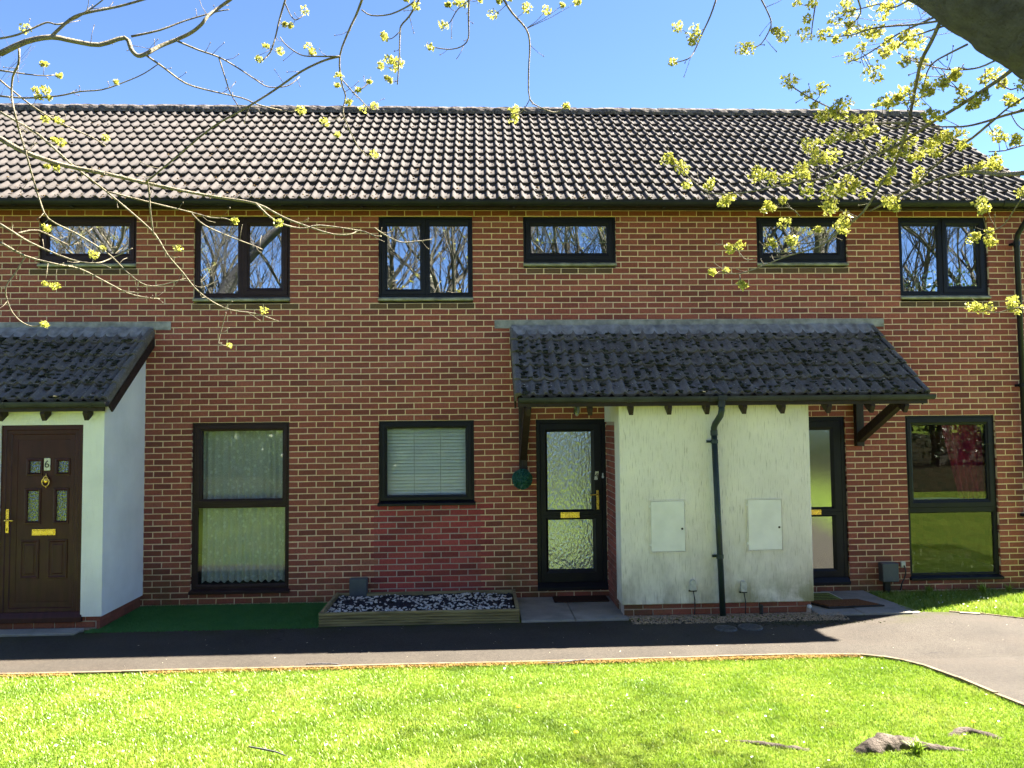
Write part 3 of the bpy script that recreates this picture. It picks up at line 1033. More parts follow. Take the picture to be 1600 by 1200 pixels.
def big_upper(house, x, sash_left, mat):
    f0 = Z_H + 21 * CH + 0.008
    r = (x, f0, x + W, ZU1)
    if sash_left:
        l = [((x + 0.035, f0 + 0.03, x + 0.605, ZU1 - 0.03), (x + 0.108, 3.842, x + 0.531, 4.667), True),
             ((x + 0.640, f0 + 0.036, x + W - 0.036, ZU1 - 0.036), (x + 0.660, 3.796, x + 1.149, 4.667), False)]
    else:
        l = [((x + 0.036, f0 + 0.036, x + 0.575, ZU1 - 0.036), (x + 0.066, 3.796, x + 0.540, 4.672), False),
             ((x + 0.610, f0 + 0.03, x + W - 0.035, ZU1 - 0.03), (x + 0.690, 3.862, x + 1.090, 4.668), True)]
    mx = l[0][0][2]
    return window(house, r, l, mat, M['glass_up'], 'tile', [(mx, f0 + 0.03, l[1][0][0], ZU1 - 0.03)])
def small_upper(house, x, mat):
    f0 = Z_H + 27 * CH + 0.002
    return window(house, (x, f0, x + W, ZU1), [((x + 0.034, f0 + 0.03, x + W - 0.034, ZU1 - 0.03), (x + 0.106, 4.312, x + 1.100, 4.668), True)], mat, M['glass_up'], 'tile')
def tall(house, x, mat, up, low, mid):
    r = (x, ZL0, x + W, Z_H)
    l = [((x + 0.032, mid[1], x + W - 0.032, Z_H - 0.03), up, True), ((x + 0.036, ZL0 + 0.036, x + W - 0.036, mid[0]), low, False)]
    return window(house, r, l, mat, M['glass_low'], 'plastic', [(x + 0.03, mid[0], x + W - 0.03, mid[1])])
big_upper(HOUSES[0], -8.753, True, br)
small_upper(HOUSES[0], -6.817, br)
tall(HOUSES[0], -8.753, br, (-8.63, 1.172, -7.63, 2.03), (-8.68, 0.108, -7.6, 1.059), (1.085, 1.115))
small_upper(HOUSES[1], XS, br)
big_upper(HOUSES[1], XL, False, br)
tall(HOUSES[1], XL, br, (-2.222, 1.172, -1.222, 2.03), (-2.272, 0.108, -1.186, 1.059), (1.085, 1.115))
big_upper(HOUSES[2], XM, True, bk)
small_upper(HOUSES[2], XT, bk)
window(HOUSES[2], (XM, ZM0, XM + W, Z_H), [((XM + 0.032, ZM0 + 0.045, XM + W - 0.032, Z_H - 0.03), (0.102, 1.188, 1.103, 2.038), True)], bk, M['glass_low'], 'plastic')
small_upper(HOUSES[3], XU, bk)
big_upper(HOUSES[3], XR, False, bk)
tall(HOUSES[3], XR, bk, (6.982, 1.035, 7.975, 2.010), (6.925, 0.080, 8.035, 0.858), (0.885, 0.93))

# curtains and blinds hanging inside
def cloth(name, x0, x1, z0, z1, y, folds, depth, mat, label, cat, taper=0.0, scallop=0.0, seed=1):
    nx, nz = folds * 8 + 1, 26
    rr = random.Random(seed)
    ph = [rr.uniform(-0.6, 0.6) for _ in range(folds + 2)]
    V = []
    for j in range(nz):
        t = j / (nz - 1)
        for i in range(nx):
            u = i / (nx - 1)
            k = u * folds
            p = ph[int(k)] * (1 - k % 1) + ph[int(k) + 1] * (k % 1)
            xx = x0 + (x1 - x0) * u
            if taper:
                xx = x1 - (x1 - xx) * (1 - taper * (1 - t) ** 1.3)
            z = z0 + (z1 - z0) * t + (scallop * abs(math.sin(math.pi * k)) * (1 - t) ** 8)
            V.append((xx + 0.006 * math.sin(5 * t + p * 3), y + depth * math.sin(2 * math.pi * k + p) * (0.7 + 0.3 * math.cos(3 * t + p)), z))
    F = [(j * nx + i, j * nx + i + 1, (j + 1) * nx + i + 1, (j + 1) * nx + i) for j in range(nz - 1) for i in range(nx - 1)]
    return link(name, np_mesh(name, V, F, mat, True), None, label=label, category=cat)
cloth("net_curtain", XL + 0.09, XL + W - 0.09, 0.10, 2.12, 0.168, 11, 0.03, M['lace'], "patterned white lace net curtain behind the tall window of number 6", "curtain", scallop=0.03)
cloth("curtain", 7.46, 8.02, 0.90, 2.12, 0.18, 5, 0.025, M['burgundy'], "burgundy curtain gathered at the side of the tall end house window", "curtain", taper=0.45, seed=4)
cloth("curtain", 6.88, 7.05, 0.90, 2.12, 0.18, 2, 0.025, M['burgundy'], "narrow burgundy curtain edge next to the frame nearer the neighbour's door", "curtain", seed=6)
t = thing("venetian_blind", (0.6, 0.16, 1.08), "pale venetian blind lowered behind the square ground floor window", "blind")
for i in range(22):
    z = 1.135 + i * 0.0432
    a = R_(50)
    c_, s_ = math.cos(a) * 0.025, math.sin(a) * 0.025
    mb = MB()
    mb.prism([(0.15 - c_, z - s_), (0.15 + 0.003, z + 0.002), (0.15 + c_, z + s_), (0.15 + c_ + 0.001, z + s_ - 0.001), (0.15 + 0.004, z + 0.0005), (0.15 - c_ + 0.001, z - s_ - 0.001)], 'x', 0.03, 1.185)
    mb.obj("slat", M['blind'], t)
MB().box(0.03, 1.185, 0.13, 0.17, 2.085, 2.125).obj("headrail", M['board_white'], t)
for xx in (0.44, 0.78):
    MB().box(xx - 0.003, xx + 0.003, 0.124, 0.126, 1.12, 2.09).obj("ladder_cord", M['board_white'], t)
t = thing("roller_blind", (XT + W / 2, 0.16, 4.45), "dark roller blind half lowered in the small window above door 4", "blind")
MB().box(XT + 0.04, XT + W - 0.04, 0.160, 0.163, 4.49, 4.75).obj("fabric", M['roller'], t)
MB().box(XT + 0.04, XT + W - 0.04, 0.157, 0.166, 4.470, 4.488).obj("bottom_bar", M['board_white'], t)
MB().tube([(XT + 0.04, 0.165, 4.765), (XT + W - 0.04, 0.165, 4.765)], 0.02, 10).obj("roller", M['roller'], t)
MB().box(6.92, 8.05, 0.135, 0.33, 1.00, 1.03).obj("window_board", M['board_white'], HOUSES[3])

# ------------------------------------------------------------------ doors
def glazed_door(house, x0, x1, mat, up, low, hinge_left, glass, extras):
    y = 0.03
    mb = MB()
    mb.ring(x0, ZL0 - 0.02, x1, Z_H, [(0.0, 0.12), (0.0, y), (0.004, y - 0.004), (0.052, y - 0.004), (0.058, y + 0.004), (0.060, y + 0.03)])
    d = mb.obj("door", mat, house)
    a, b = x0 + 0.056, x1 - 0.056
    z0, z1 = ZL0 + 0.038, Z_H - 0.056
    mb = MB()
    zm = (low[3] + up[1]) / 2
    lerp_ring(mb, (a, zm, b, z1), up, [(0.0, y + 0.05), (0.0, y - 0.002), (0.03, y - 0.008), (0.70, y - 0.008), (0.78, y - 0.002), (1.0, y + 0.012), (1.0, y + 0.03)])
    lerp_ring(mb, (a, z0, b, zm), low, [(0.0, y + 0.05), (0.0, y - 0.002), (0.03, y - 0.008), (0.70, y - 0.008), (0.78, y - 0.002), (1.0, y + 0.012), (1.0, y + 0.03)])
    mb.obj("door_leaf", mat, d)
    for g in (up, low):
        MB().box(g[0] - 0.005, g[2] + 0.005, y + 0.016, y + 0.026, g[1] - 0.005, g[3] + 0.005).obj("pane", glass, d)
    MB().prism([(-0.03, ZL0 - 0.055), (0.03, ZL0 - 0.055), (0.03, ZL0 + 0.036), (y - 0.006, ZL0 + 0.036), (-0.03, ZL0 - 0.02)], 'x', x0 + 0.001, x1 - 0.001).obj("threshold", mat, d, bevel=0.003)
    lx0, lx1, lz0, lz1 = extras['letter']
    lp = MB().box(lx0, lx1, y - 0.016, y - 0.0085, lz0, lz1)
    lp.box(lx0 + 0.012, lx1 - 0.012, y - 0.021, y - 0.0165, lz0 + 0.012, lz1 - 0.012)
    lp.obj("letter_plate", M['brass'], d, bevel=0.002)
    if 'handle' in extras:
        hx, hz, s = extras['handle']
        hb = MB()
        hb.box(hx - 0.016, hx + 0.016, y - 0.018, y - 0.0085, hz - 0.14, hz + 0.105)
        hb.tube([(hx, y - 0.018, hz + 0.055), (hx, y - 0.06, hz + 0.055), (hx + s * 0.02, y - 0.066, hz + 0.055), (hx + s * 0.105, y - 0.066, hz + 0.05)], 0.009, 8)
        hb.obj("handle", M['brass'], d, bevel=0.002)
    return d
d4 = glazed_door(HOUSES[2], 2.010, 2.915, bk, (2.156, 0.977, 2.722, 1.975), (2.158, 0.221, 2.732, 0.847), True, M['glass_obscure'],
                 dict(letter=(2.316, 2.562, 0.870, 0.945), handle=(2.80, 1.115, -1)))
d2 = glazed_door(HOUSES[3], 5.125, 6.070, bk, (5.30, 0.960, 5.878, 1.962), (5.30, 0.165, 5.878, 0.835), False, M['glass_frost'],
                 dict(letter=(5.475, 5.725, 0.862, 0.930)))
def number(parent, text, x, y, z, size, mat):
    cu = bpy.data.curves.new("number", 'FONT')
    cu.body = text
    cu.size = size
    cu.extrude = 0.0015
    cu.align_x = 'CENTER'
    cu.align_y = 'CENTER'
    tmp = bpy.data.objects.new("number_text", cu)
    COL.objects.link(tmp)
    bpy.context.view_layer.update()
    me = bpy.data.meshes.new_from_object(tmp.evaluated_get(bpy.context.evaluated_depsgraph_get()))
    me.materials.clear()
    me.materials.append(mat)
    bpy.data.objects.remove(tmp)
    return link("number", me, parent, (x, y, z), (math.pi / 2, 0, 0))
pl = MB()
pl.prism([(2.758, 1.355), (2.800, 1.355), (2.818, 1.462), (2.775, 1.462)], 'y', 0.012, 0.0215).obj("number_plate", M['steel'], d4)
number(d4, "4", 2.787, 0.0095, 1.408, 0.095, M['ink'])
MB().box(2.857, 2.883, 0.010, 0.0255, 1.375, 1.405).box(2.862, 2.878, 0.010, 0.0255, 1.406, 1.44).obj("bell_push", M['board_white'], d4, bevel=0.003)

# ------------------------------------------------------------------ porch canopies
C_Y, C_Z = -1.20, 2.375          # canopy roof plane at its eaves
CP = math.atan2(0.925, 1.20)
CG = 0.297
def on_can(x, v, n=0.0):
    return Vector((x, C_Y + v * math.cos(CP) - n * math.sin(CP), C_Z + v * math.sin(CP) + n * math.cos(CP)))
CT = [tile_mesh("tile", CG, M['porch_tile'], 20 + s, 0.038) for s in range(5)]
def verge_mesh(sgn, seed):
    rr = random.Random(seed)
    mb = MB()
    ol = [(0.0, -0.045), (0.0, 0.05), (-0.012, 0.066), (-0.035, 0.073), (-0.06, 0.062), (-0.06, 0.03), (-0.022, 0.03), (-0.022, -0.045)]
    pts = [(sgn * p[0], p[1]) for p in ol]
    n, k = len(mb.v), len(pts)
    for yy, dz in ((0.0, 0.006), (CG + 0.02, -0.018)):
        for p in pts:
            mb.v.append((p[0], yy, p[1] + dz))
    for i in range(k):
        j = (i + 1) % k
        mb.f.append((i, j, k + j, k + i))
    mb.f += [tuple(reversed(range(k))), tuple(k + i for i in range(k))]
    return mb.mesh("verge_tile", M['porch_tile'])
VR, VL = verge_mesh(1, 1), verge_mesh(-1, 2)
def canopy(x0, x1, label, fl0, fl1, rafters):
    T = thing("porch_canopy", ((x0 + x1) / 2, -0.6, 2.3), label, "canopy", "tiled porch canopies on the terrace")
    t_ = 0.03
    a, b = on_can(0, 0.03, 0.0), on_can(0, 1.50, 0.0)
    c_, d_ = on_can(0, 1.50, -t_), on_can(0, 0.03, -t_)
    MB().prism([(p.y, p.z) for p in (a, b, c_, d_)], 'x', x0 + 0.02, x1 - 0.02).obj("roof_board", M['timber_dark'], T)
    n = int(round((x1 - x0) / (2 * TP)))
    wt = (x1 - x0) / n
    for c in range(n):
        for r in range(5):
            link("tile", CT[rnd.randrange(5)], T, on_can(x0 + c * wt + rnd.uniform(-.002, .002), r * CG + rnd.uniform(-.005, .005)),
                 (CP + rnd.uniform(-.008, .008), rnd.uniform(-.006, .006), rnd.uniform(-.005, .005)), (wt / (2 * TP), 1, 1))
    for r in range(5):
        link("verge_tile", VR, T, on_can(x1 + 0.012, r * CG), (CP, 0, 0))
        link("verge_tile", VL, T, on_can(x0 - 0.012, r * CG), (CP, 0, 0))
    for xe, nm in ((x0, 0), (x1, 1)):
        p = [on_can(0, 0.0, -0.035), on_can(0, 1.46, -0.035), on_can(0, 1.46, -0.16), on_can(0, 0.03, -0.16)]
        xx = (xe - 0.012, xe + 0.008) if nm == 0 else (xe - 0.008, xe + 0.012)
        MB().prism([(q.y, q.z) for q in p], 'x', *xx).obj("bargeboard", M['timber_dark'], T, bevel=0.002)
    # lead flashing on the wall and dressed over the top course
    MB().box(fl0, fl1, -0.012, -0.003, 3.318, 3.424).obj("flashing", M['lead'], T, bevel=0.002)
    mb = MB()
    nx = int((x1 - x0) / (TP / 8))
    V, F = [], []
    for j, (v, lift) in enumerate(((1.34, 0.031), (1.352, 0.036), (1.42, 0.040), (1.50, 0.046), (1.53, 0.052))):
        for i in range(nx + 1):
            xx = x0 + (x1 - x0) * i / nx
            u = ((xx - x0) * (2 * TP / wt)) % TP
            d = abs(u - 0.042)
            hgt = 0.024 * (0.5 + 0.5 * math.cos(math.pi * d / 0.05)) if d < 0.05 else 0.0
            V.append(tuple(on_can(xx, v + (0.006 * math.sin(xx * 21) if j < 2 else 0), lift + hgt * (1 if j < 4 else 0.35) + 0.002 * math.sin(xx * 9))))
    for j in range(4):
        for i in range(nx):
            q = j * (nx + 1) + i
            F.append((q, q + 1, q + nx + 2, q + nx + 1))
    link("apron_flashing", np_mesh("apron_flashing", V, F, M['lead'], True), T)
    MB().box(x0 + 0.02, x1 - 0.02, -1.212, -1.194, 2.275, 2.366).obj("fascia", M['timber_dark'], T, bevel=0.002)
    mb = MB()
    gutter(mb, x0 + 0.03, x1 + 0.03, -1.258, 2.372, 0.052)
    for xe in (x0 + 0.03, x1 + 0.028):
        MB.prism(mb, [(-1.258 + 0.05 * math.cos(math.pi + math.pi * k / 8), 2.372 + 0.05 * math.sin(math.pi + math.pi * k / 8)) for k in range(9)], 'x', xe - 0.002, xe + 0.002)
    g = mb.obj("gutter", M['gutter_green'], T)
    k = x0 + 0.35
    while k < x1:
        u = MB()
        gutter_union(u, k, -1.258, 2.372, 0.052, 0.05)
        u.obj("gutter_bracket", M['gutter_green'], g)
        k += 0.93
    for xr in rafters:
        p = [on_can(0, 1.48, -0.032), on_can(0, 0.0, -0.032), on_can(0, -0.075, -0.10), on_can(0, -0.085, -0.19), on_can(0, 0.03, -0.20), on_can(0, 1.40, -0.16)]
        MB().prism([(q.y, q.z) for q in p], 'x', xr - 0.024, xr + 0.024).obj("rafter", M['timber_dark'], T, bevel=0.002)
    # moss mats and fallen bits in the pans
    for mt, cnt, sz, sd in ((M['moss'], int(230 * (x1 - x0)), 0.024, 3), (M['porch_tile'], int(120 * (x1 - x0)), 0.011, 4)):
        mb = MB()
        for i in range(cnt):
            c = rnd.randrange(n * 2)
            xx = x0 + (c + (0.28 + rnd.choice((0.32, 0.40, 0.42, 0.46, 0.5, 0.0)) + rnd.uniform(-0.12, 0.12))) * wt / 2
            v = rnd.uniform(0, 1.34) ** 1.0
            fr = (v % CG) / CG
            roll = abs(((xx - x0) * (2 * TP / wt)) % TP - 0.042) < 0.025
            s = sz * rnd.uniform(0.5, 1.6)
            mb.blob(on_can(xx, v, 0.042 - 0.026 * fr + (0.02 if roll else 0.0)), s, s * rnd.uniform(1.0, 2.2), s * 0.42, i * 7 + sd, 0.4, 4, 7)
        mb.obj("moss", mt, T, kind="stuff")
    mb = MB()
    for i in range(int(110 * (x1 - x0))):
        xx, v = rnd.uniform(x0 + 0.02, x1 - 0.02), rnd.uniform(0.0, 1.34)
        fr = (v % CG) / CG
        p = on_can(xx, v, 0.046 - 0.026 * fr + rnd.uniform(0.006, 0.03))
        a = rnd.uniform(0, 6.3)
        l, wd = rnd.uniform(0.006, 0.02), rnd.uniform(0.002, 0.006)
        ex = Vector((math.cos(a), math.sin(a) * math.cos(CP), math.sin(a) * math.sin(CP))) * l
        ey = Vector((-math.sin(a), math.cos(a) * math.cos(CP), math.cos(a) * math.sin(CP) + rnd.uniform(-.4, .6))) * wd
        mb.quad(tuple(p - ex), tuple(p + ey), tuple(p + ex), tuple(p - ey))
    mb.obj("litter", M['litter'], T, kind="stuff")
    return T
can4 = canopy(1.70, 6.48, "mossy grey tiled canopy shared by door 4 and the end house", 1.49, 6.63, [1.84, 2.55, 3.02, 3.46, 3.90, 4.33, 4.78, 5.32, 5.83, 6.23])
can6 = canopy(-7.05, -2.83, "dark mossy tiled canopy over the brown door of number 6", -7.25, -2.615, [-6.8, -5.8, -5.0, -4.47, -4.0, -3.53, -3.07])
# timber gallows brackets under the open ends
for xb, nm in ((1.84, "timber"), (6.23, "timber")):
    pb = MB().box(xb - 0.05, xb + 0.05, -0.085, -0.001, 1.50 if xb < 3 else 1.75, 2.42).obj("wall_post", M['timber_dark'], can4, bevel=0.004)
    mb = MB()
    z0 = 1.62 if xb < 3 else 1.80
    mb.prism([(-0.086, z0), (-0.086, z0 + 0.13), (-0.99, 2.33), (-1.09, 2.26)], 'x', xb - 0.042, xb + 0.042)
    mb.obj("brace", M['timber_dark'], can4, bevel=0.004)

# ------------------------------------------------------------------ rendered blocks
def slope_z(y):
    return C_Z + (y - C_Y) * math.tan(CP) - 0.045
T = thing("rendered_meter_block", (4.02, -0.5, -0.15), "aged cream rendered block with two meter doors between the black doors", "meter block")
BX0, BX1, BY = 2.900, 5.140, -1.030
mb = MB()
mb.prism([(BY, 0.0), (-0.71, 0.0), (-0.71, slope_z(-0.71)), (BY, slope_z(BY))], 'x', BX0, BX1)
blk = mb.obj("block_front", M['render_aged'], T, bevel=0.008)
MB().prism([(-0.709, 2.10), (-0.002, 2.10), (-0.002, slope_z(-0.002)), (-0.709, slope_z(-0.709))], 'x', BX0 + 0.001, BX1 - 0.001).obj("block_head", M['render_aged'], T)
MB().box(BX0 + 0.024, BX1 - 0.024, -0.708, -0.002, -0.15, 2.098).obj("return_mortar", M['grey_mortar'], T)
mb = MB()
for k in range(-30, 0):
    z0 = Z_H + k * CH + JT / 2
    if z0 + BH > 2.10:
        continue
    cuts = [-0.706] + [c for c in ([-0.62, -0.395, -0.17] if k % 2 else [-0.51, -0.28, -0.055])] + [-0.004]
    for a, b in zip(cuts, cuts[1:]):
        for sg, xf in ((1, BX0 + 0.014), (-1, BX1 - 0.014)):
            v, f = brick_geo(b - a - JT, BH, 0.05, rnd)
            n = len(mb.v)
            mb.v += [(xf + sg * p[1], (b - JT - p[0]) if sg > 0 else (a + p[0]), p[2] + z0) for p in v]
            mb.f += [tuple(n + i for i in q) for q in f]
mb.obj("brickwork", M['brick'], T, kind="stuff")
def plinth(parent, x0, x1, y, z0, z1):
    for k in (-30, -29):
        zz = Z_H + k * CH + JT / 2
        x = x0 + (0.0 if k % 2 else -0.11)
        while x < x1:
            a, b = max(x, x0), min(x + BL - JT, x1)
            if b - a > 0.05:
                v, f = brick_geo(b - a, BH, 0.05, rnd)
                m = MB()
                m.v = [(p[0] + a, p[1] + y, p[2] + zz) for p in v]
                m.f = f
                m.obj("brick", M['brick'], parent)
            x += BL
    MB().box(x0 - 0.004, x1 + 0.004, y + 0.008, y + 0.2, z0, z1).obj("plinth_mortar", M['grey_mortar'], parent)
plinth(T, BX0 + 0.03, BX1 - 0.03, BY + 0.025, -0.16, -0.001)
for i, mx in enumerate((3.246, 4.383)):
    z0, z1 = 0.600, 1.180
    mb = MB()
    mb.ring(mx - 0.012, z0 - 0.012, mx + 0.412, z1 + 0.012, [(0.0, BY - 0.001), (0.0, BY - 0.012), (0.010, BY - 0.013), (0.013, BY - 0.004)])
    fr = mb.obj("meter_frame", M['render_aged'], T)
    MB().box(mx + 0.004, mx + 0.396, BY - 0.012, BY - 0.002, z0 + 0.004, z1 - 0.004).obj("meter_door", M['white_box'], T, bevel=0.003)
    MB().tube([(mx + 0.365, BY - 0.016, 0.86), (mx + 0.365, BY - 0.010, 0.86)], 0.013, 8).obj("lock", M['ink'], T)
    for zz in (z0 + 0.08, z1 - 0.06):
        MB().box(mx - 0.018, mx + 0.012, BY - 0.016, BY - 0.006, zz - 0.012, zz + 0.012).obj("hinge", M['white_box'], T)
for px_, pz in ((3.717, 0.205), (4.306, 0.178)):
    b_ = MB().prism([(px_ - 0.034, pz - 0.045), (px_ + 0.034, pz - 0.045), (px_ + 0.034, pz + 0.05), (px_ + 0.02, pz + 0.075), (px_ - 0.02, pz + 0.075), (px_ - 0.034, pz + 0.05)], 'y', BY - 0.048, BY - 0.001).obj("cable_socket", M['pod_white'], T, bevel=0.004)
    MB().box(px_ - 0.045, px_ + 0.045, BY - 0.018, BY - 0.002, pz - 0.062, pz - 0.046).obj("bracket", M['ink'], b_)
    MB().tube([(px_ + 0.008, BY - 0.02, pz - 0.055), (px_ + 0.012, BY - 0.022, pz - 0.10), (px_ + 0.022, BY - 0.018, pz - 0.16), (px_ + 0.024, BY - 0.012, pz - 0.24), (px_ + 0.02, BY + 0.0, pz - 0.33)], 0.006, 6).obj("cable", M['cable'], b_)
MB().tube([(4.505, BY - 0.03, -0.14), (4.505, BY - 0.03, -0.02)], 0.022, 8).obj("service_pipe", M['cable'], T)
MB().box(5.06, 5.10, BY - 0.03, BY + 0.02, -0.075, -0.035).obj("overflow_pipe", M['board_white'], T, bevel=0.01)

# downpipe in front of the block
D = thing("downpipe", (4.03, -1.09, -0.12), "dark green downpipe with swan neck running down the cream block", "drainpipe")
MB().box(3.985, 4.085, -1.318, -1.202, 2.335, 2.386).tube([(4.035, -1.258, 2.35), (4.035, -1.258, 2.255)], 0.043, 12).obj("outlet", M['gutter_green'], D, smooth=False)
MB().tube([(4.035, -1.258, 2.27), (4.035, -1.258, 2.215), (4.028, -1.24, 2.16), (3.995, -1.13, 2.06), (3.99, -1.105, 2.02), (3.99, -1.10, 1.95)], [0.036] * 6, 12).obj("swan_neck", M['pipe_green'], D, smooth=True)
MB().tube([(3.99, -1.10, 1.96), (4.045, -1.10, -0.14)], 0.034, 14).obj("pipe", M['pipe_green'], D, smooth=True)
for z, xc in ((1.86, 3.993), (0.545, 4.027)):
    MB().tube([(xc, -1.10, z - 0.022), (xc, -1.10, z + 0.022)], 0.041, 14).box(xc - 0.075, xc, -1.062, -1.034, z - 0.014, z + 0.014).obj("pipe_clip", M['pipe_green'], D)
MB().tube([(3.991, -1.10, 1.93), (3.990, -1.10, 1.99)], 0.041, 14).obj("collar", M['pipe_green'], D)

# porch of number 6
P6 = thing("rendered_porch", (-4.94, -0.5, -0.15), "white rendered porch walls around the brown door of number 6", "porch")
Y6 = -1.050
mb = MB()
wall_cells(mb, -6.95, -2.925, 0.0, slope_z(Y6), Y6, Y6 + 0.11, [(-4.060, -3.155, -0.01, 2.128)])
mb.obj("front_wall", M['render_white'], P6)
MB().prism([(Y6 + 0.001, 0.0), (-0.002, 0.0), (-0.002, slope_z(-0.002)), (Y6 + 0.001, slope_z(Y6))], 'x', -3.035, -2.9245).obj("side_wall", M['render_white'], P6)
MB().prism([(Y6 + 0.111, 0.0), (-0.002, 0.0), (-0.002, slope_z(-0.002)), (Y6 + 0.111, slope_z(Y6 + 0.111))], 'x', -6.95, -6.84).obj("side_wall", M['render_white'], P6)
plinth(P6, -6.93, -2.96, Y6 + 0.025, -0.16, -0.001)
MB().box(-2.99, -2.952, Y6 + 0.03, -0.002, -0.16, -0.002).obj("plinth_return", M['brick'], P6)
mb = MB()
wall_cells(mb, -4.30, -3.04, -0.05, 2.3, -0.30, -0.28, [])
mb.obj("porch_lining", M['room'], P6)

# brown panelled door
D6 = thing("front_door", (-3.61, -1.0, 0.0), "brown panelled front door numbered 6 with brass furniture", "door")
yd = -1.022
mb = MB()
mb.ring(-4.059, -0.005, -3.156, 2.127, [(0.0, Y6 + 0.10), (0.0, yd), (0.006, yd - 0.006), (0.05, yd - 0.006), (0.058, yd + 0.006), (0.10, yd + 0.008), (0.108, yd + 0.02), (0.165, yd + 0.022), (0.170, yd + 0.035)])
mb.obj("frame", M['door_brown'], D6)
MB().prism([(yd - 0.045, -0.055), (yd + 0.05, -0.055), (yd + 0.05, 0.055), (yd - 0.008, 0.055), (yd - 0.045, 0.0)], 'x', -4.075, -3.14).obj("threshold", M['door_brown'], D6, bevel=0.004)
holes = [(-3.772, -3.648, 1.590, 1.724), (-3.458, -3.342, 1.590, 1.724), (-3.786, -3.660, 1.050, 1.392), (-3.470, -3.352, 1.050, 1.392)]
mb = MB()
yl = yd + 0.026
wall_cells(mb, -3.892, -3.322, 0.10, 1.96, yl, yl + 0.04, holes)
leaf = mb.obj("leaf", M['door_brown'], D6)
for a, b, c, d in holes:
    m = MB()
    m.ring(a - 0.030, c - 0.030, b + 0.030, d + 0.030, [(0.0, yl - 0.0005), (0.004, yl - 0.010), (0.018, yl - 0.012), (0.030, yl + 0.0), (0.034, yl + 0.012)])
    m.obj("moulding", M['door_brown'], leaf)
    MB().box(a, b, yl + 0.014, yl + 0.02, c, d).obj("pane", M['glass_dark'], leaf)
for a, b in ((-3.852, -3.640), (-3.552, -3.330)):
    m = MB()
    m.ring(a, 0.415, b, 0.850, [(0.0, yl - 0.0005), (0.004, yl - 0.010), (0.018, yl - 0.011), (0.032, yl - 0.001), (0.05, yl - 0.001), (0.062, yl - 0.008)])
    m.quad((a + 0.062, yl - 0.008, 0.477), (b - 0.062, yl - 0.008, 0.477), (b - 0.062, yl - 0.008, 0.788), (a + 0.062, yl - 0.008, 0.788))
    m.obj("panel", M['door_brown'], leaf)
lp = MB().box(-3.722, -3.464, yl - 0.010, yl - 0.001, 0.896, 0.966)
lp.box(-3.708, -3.478, yl - 0.016, yl - 0.0105, 0.908, 0.954).obj("letter_plate", M['brass'], D6, bevel=0.002)
hb = MB().box(-3.998, -3.964, yd - 0.004, yd + 0.0055, 0.93, 1.198)
hb.tube([(-3.981, yd - 0.004, 1.075), (-3.981, yd - 0.05, 1.075), (-3.965, yd - 0.056, 1.075), (-3.885, yd - 0.056, 1.072)], 0.009, 8)
hb.obj("handle", M['brass'], D6, bevel=0.002)
MB().box(-3.985, -3.977, yd - 0.006, yd - 0.004, 0.955, 0.985).obj("keyhole", M['ink'], D6)
MB().prism([(-3.604, 1.617), (-3.534, 1.617), (-3.534, 1.757), (-3.604, 1.757)], 'y', yl - 0.012, yl - 0.001).obj("number_plaque", M['plaque'], D6, bevel=0.006)
number(D6, "6", -3.569, yl - 0.0135, 1.686, 0.115, M['ink'])
kn = MB()
kn.tube([(-3.576 + 0.040 * math.sin(a_) * (1 if abs(a_) < 2.2 else 0.8), yl - 0.02, 1.492 - 0.050 * math.cos(a_) + (0.012 if abs(a_) > 2.4 else 0)) for a_ in [k * math.pi / 8 - math.pi for k in range(17)]], 0.0065, 6)
kn.blob((-3.576, yl - 0.016, 1.505), 0.026, 0.012, 0.03, 3, 0.05, 6, 10)
kn.tube([(-3.576, yl - 0.012, 1.54), (-3.576, yl - 0.012, 1.585)], [0.008, 0.003], 6)
kn.tube([(-3.576, yl - 0.012, 1.445), (-3.576, yl - 0.012, 1.418)], [0.008, 0.003], 6)
kn.obj("knocker", M['brass'], D6, smooth=True)

# ------------------------------------------------------------------ small things on and by the walls
L = thing("porch_lantern", (2.53, -0.05, 2.17), "small dark wall lantern above the black door of number 4", "lamp")
MB().box(2.50, 2.56, -0.02, -0.001, 2.20, 2.34).obj("back_plate", M['ink'], L, bevel=0.004)
MB().tube([(2.53, -0.02, 2.32), (2.53, -0.09, 2.35), (2.53, -0.11, 2.32)], 0.008, 6).obj("arm", M['ink'], L)
MB().tube([(2.53, -0.11, 2.20), (2.53, -0.11, 2.295)], [0.028, 0.045], 6).obj("glass", M['glass_frost'], L)
MB().tube([(2.53, -0.11, 2.295), (2.53, -0.11, 2.33)], [0.055, 0.012], 6).obj("cap", M['ink'], L)
MB().tube([(2.53, -0.11, 2.175), (2.53, -0.11, 2.20)], [0.012, 0.030], 6).obj("finial", M['steel'], L)

def leaf_cards(centers, normals_spread, size, rg, aspect=0.55):
    """small pointed leaf faces at the given points"""
    c = np.asarray(centers, float)
    n = len(c)
    d = rg.normal(size=(n, 3))
    d /= np.linalg.norm(d, axis=1)[:, None]
    e = rg.normal(size=(n, 3))
    e -= d * (e * d).sum(1)[:, None]
    e /= np.linalg.norm(e, axis=1)[:, None]
    s = size * rg.uniform(0.6, 1.4, (n, 1))
    a = c - d * s * 0.5
    b = c + e * s * aspect * 0.5 + np.cross(d, e) * s * 0.12
    t = c + d * s * 0.5
    q = c - e * s * aspect * 0.5 + np.cross(d, e) * s * 0.12
    V = np.stack([a, b, t, q], 1).reshape(-1, 3)
    F = np.arange(4 * n).reshape(n, 4)
    return V, F
B = thing("topiary_ball", (1.82, -0.14, 1.25), "round dark teal topiary ball hanging under the bracket beside door 4", "topiary ball")
u = nrg.normal(size=(2600, 3))
u /= np.linalg.norm(u, axis=1)[:, None]
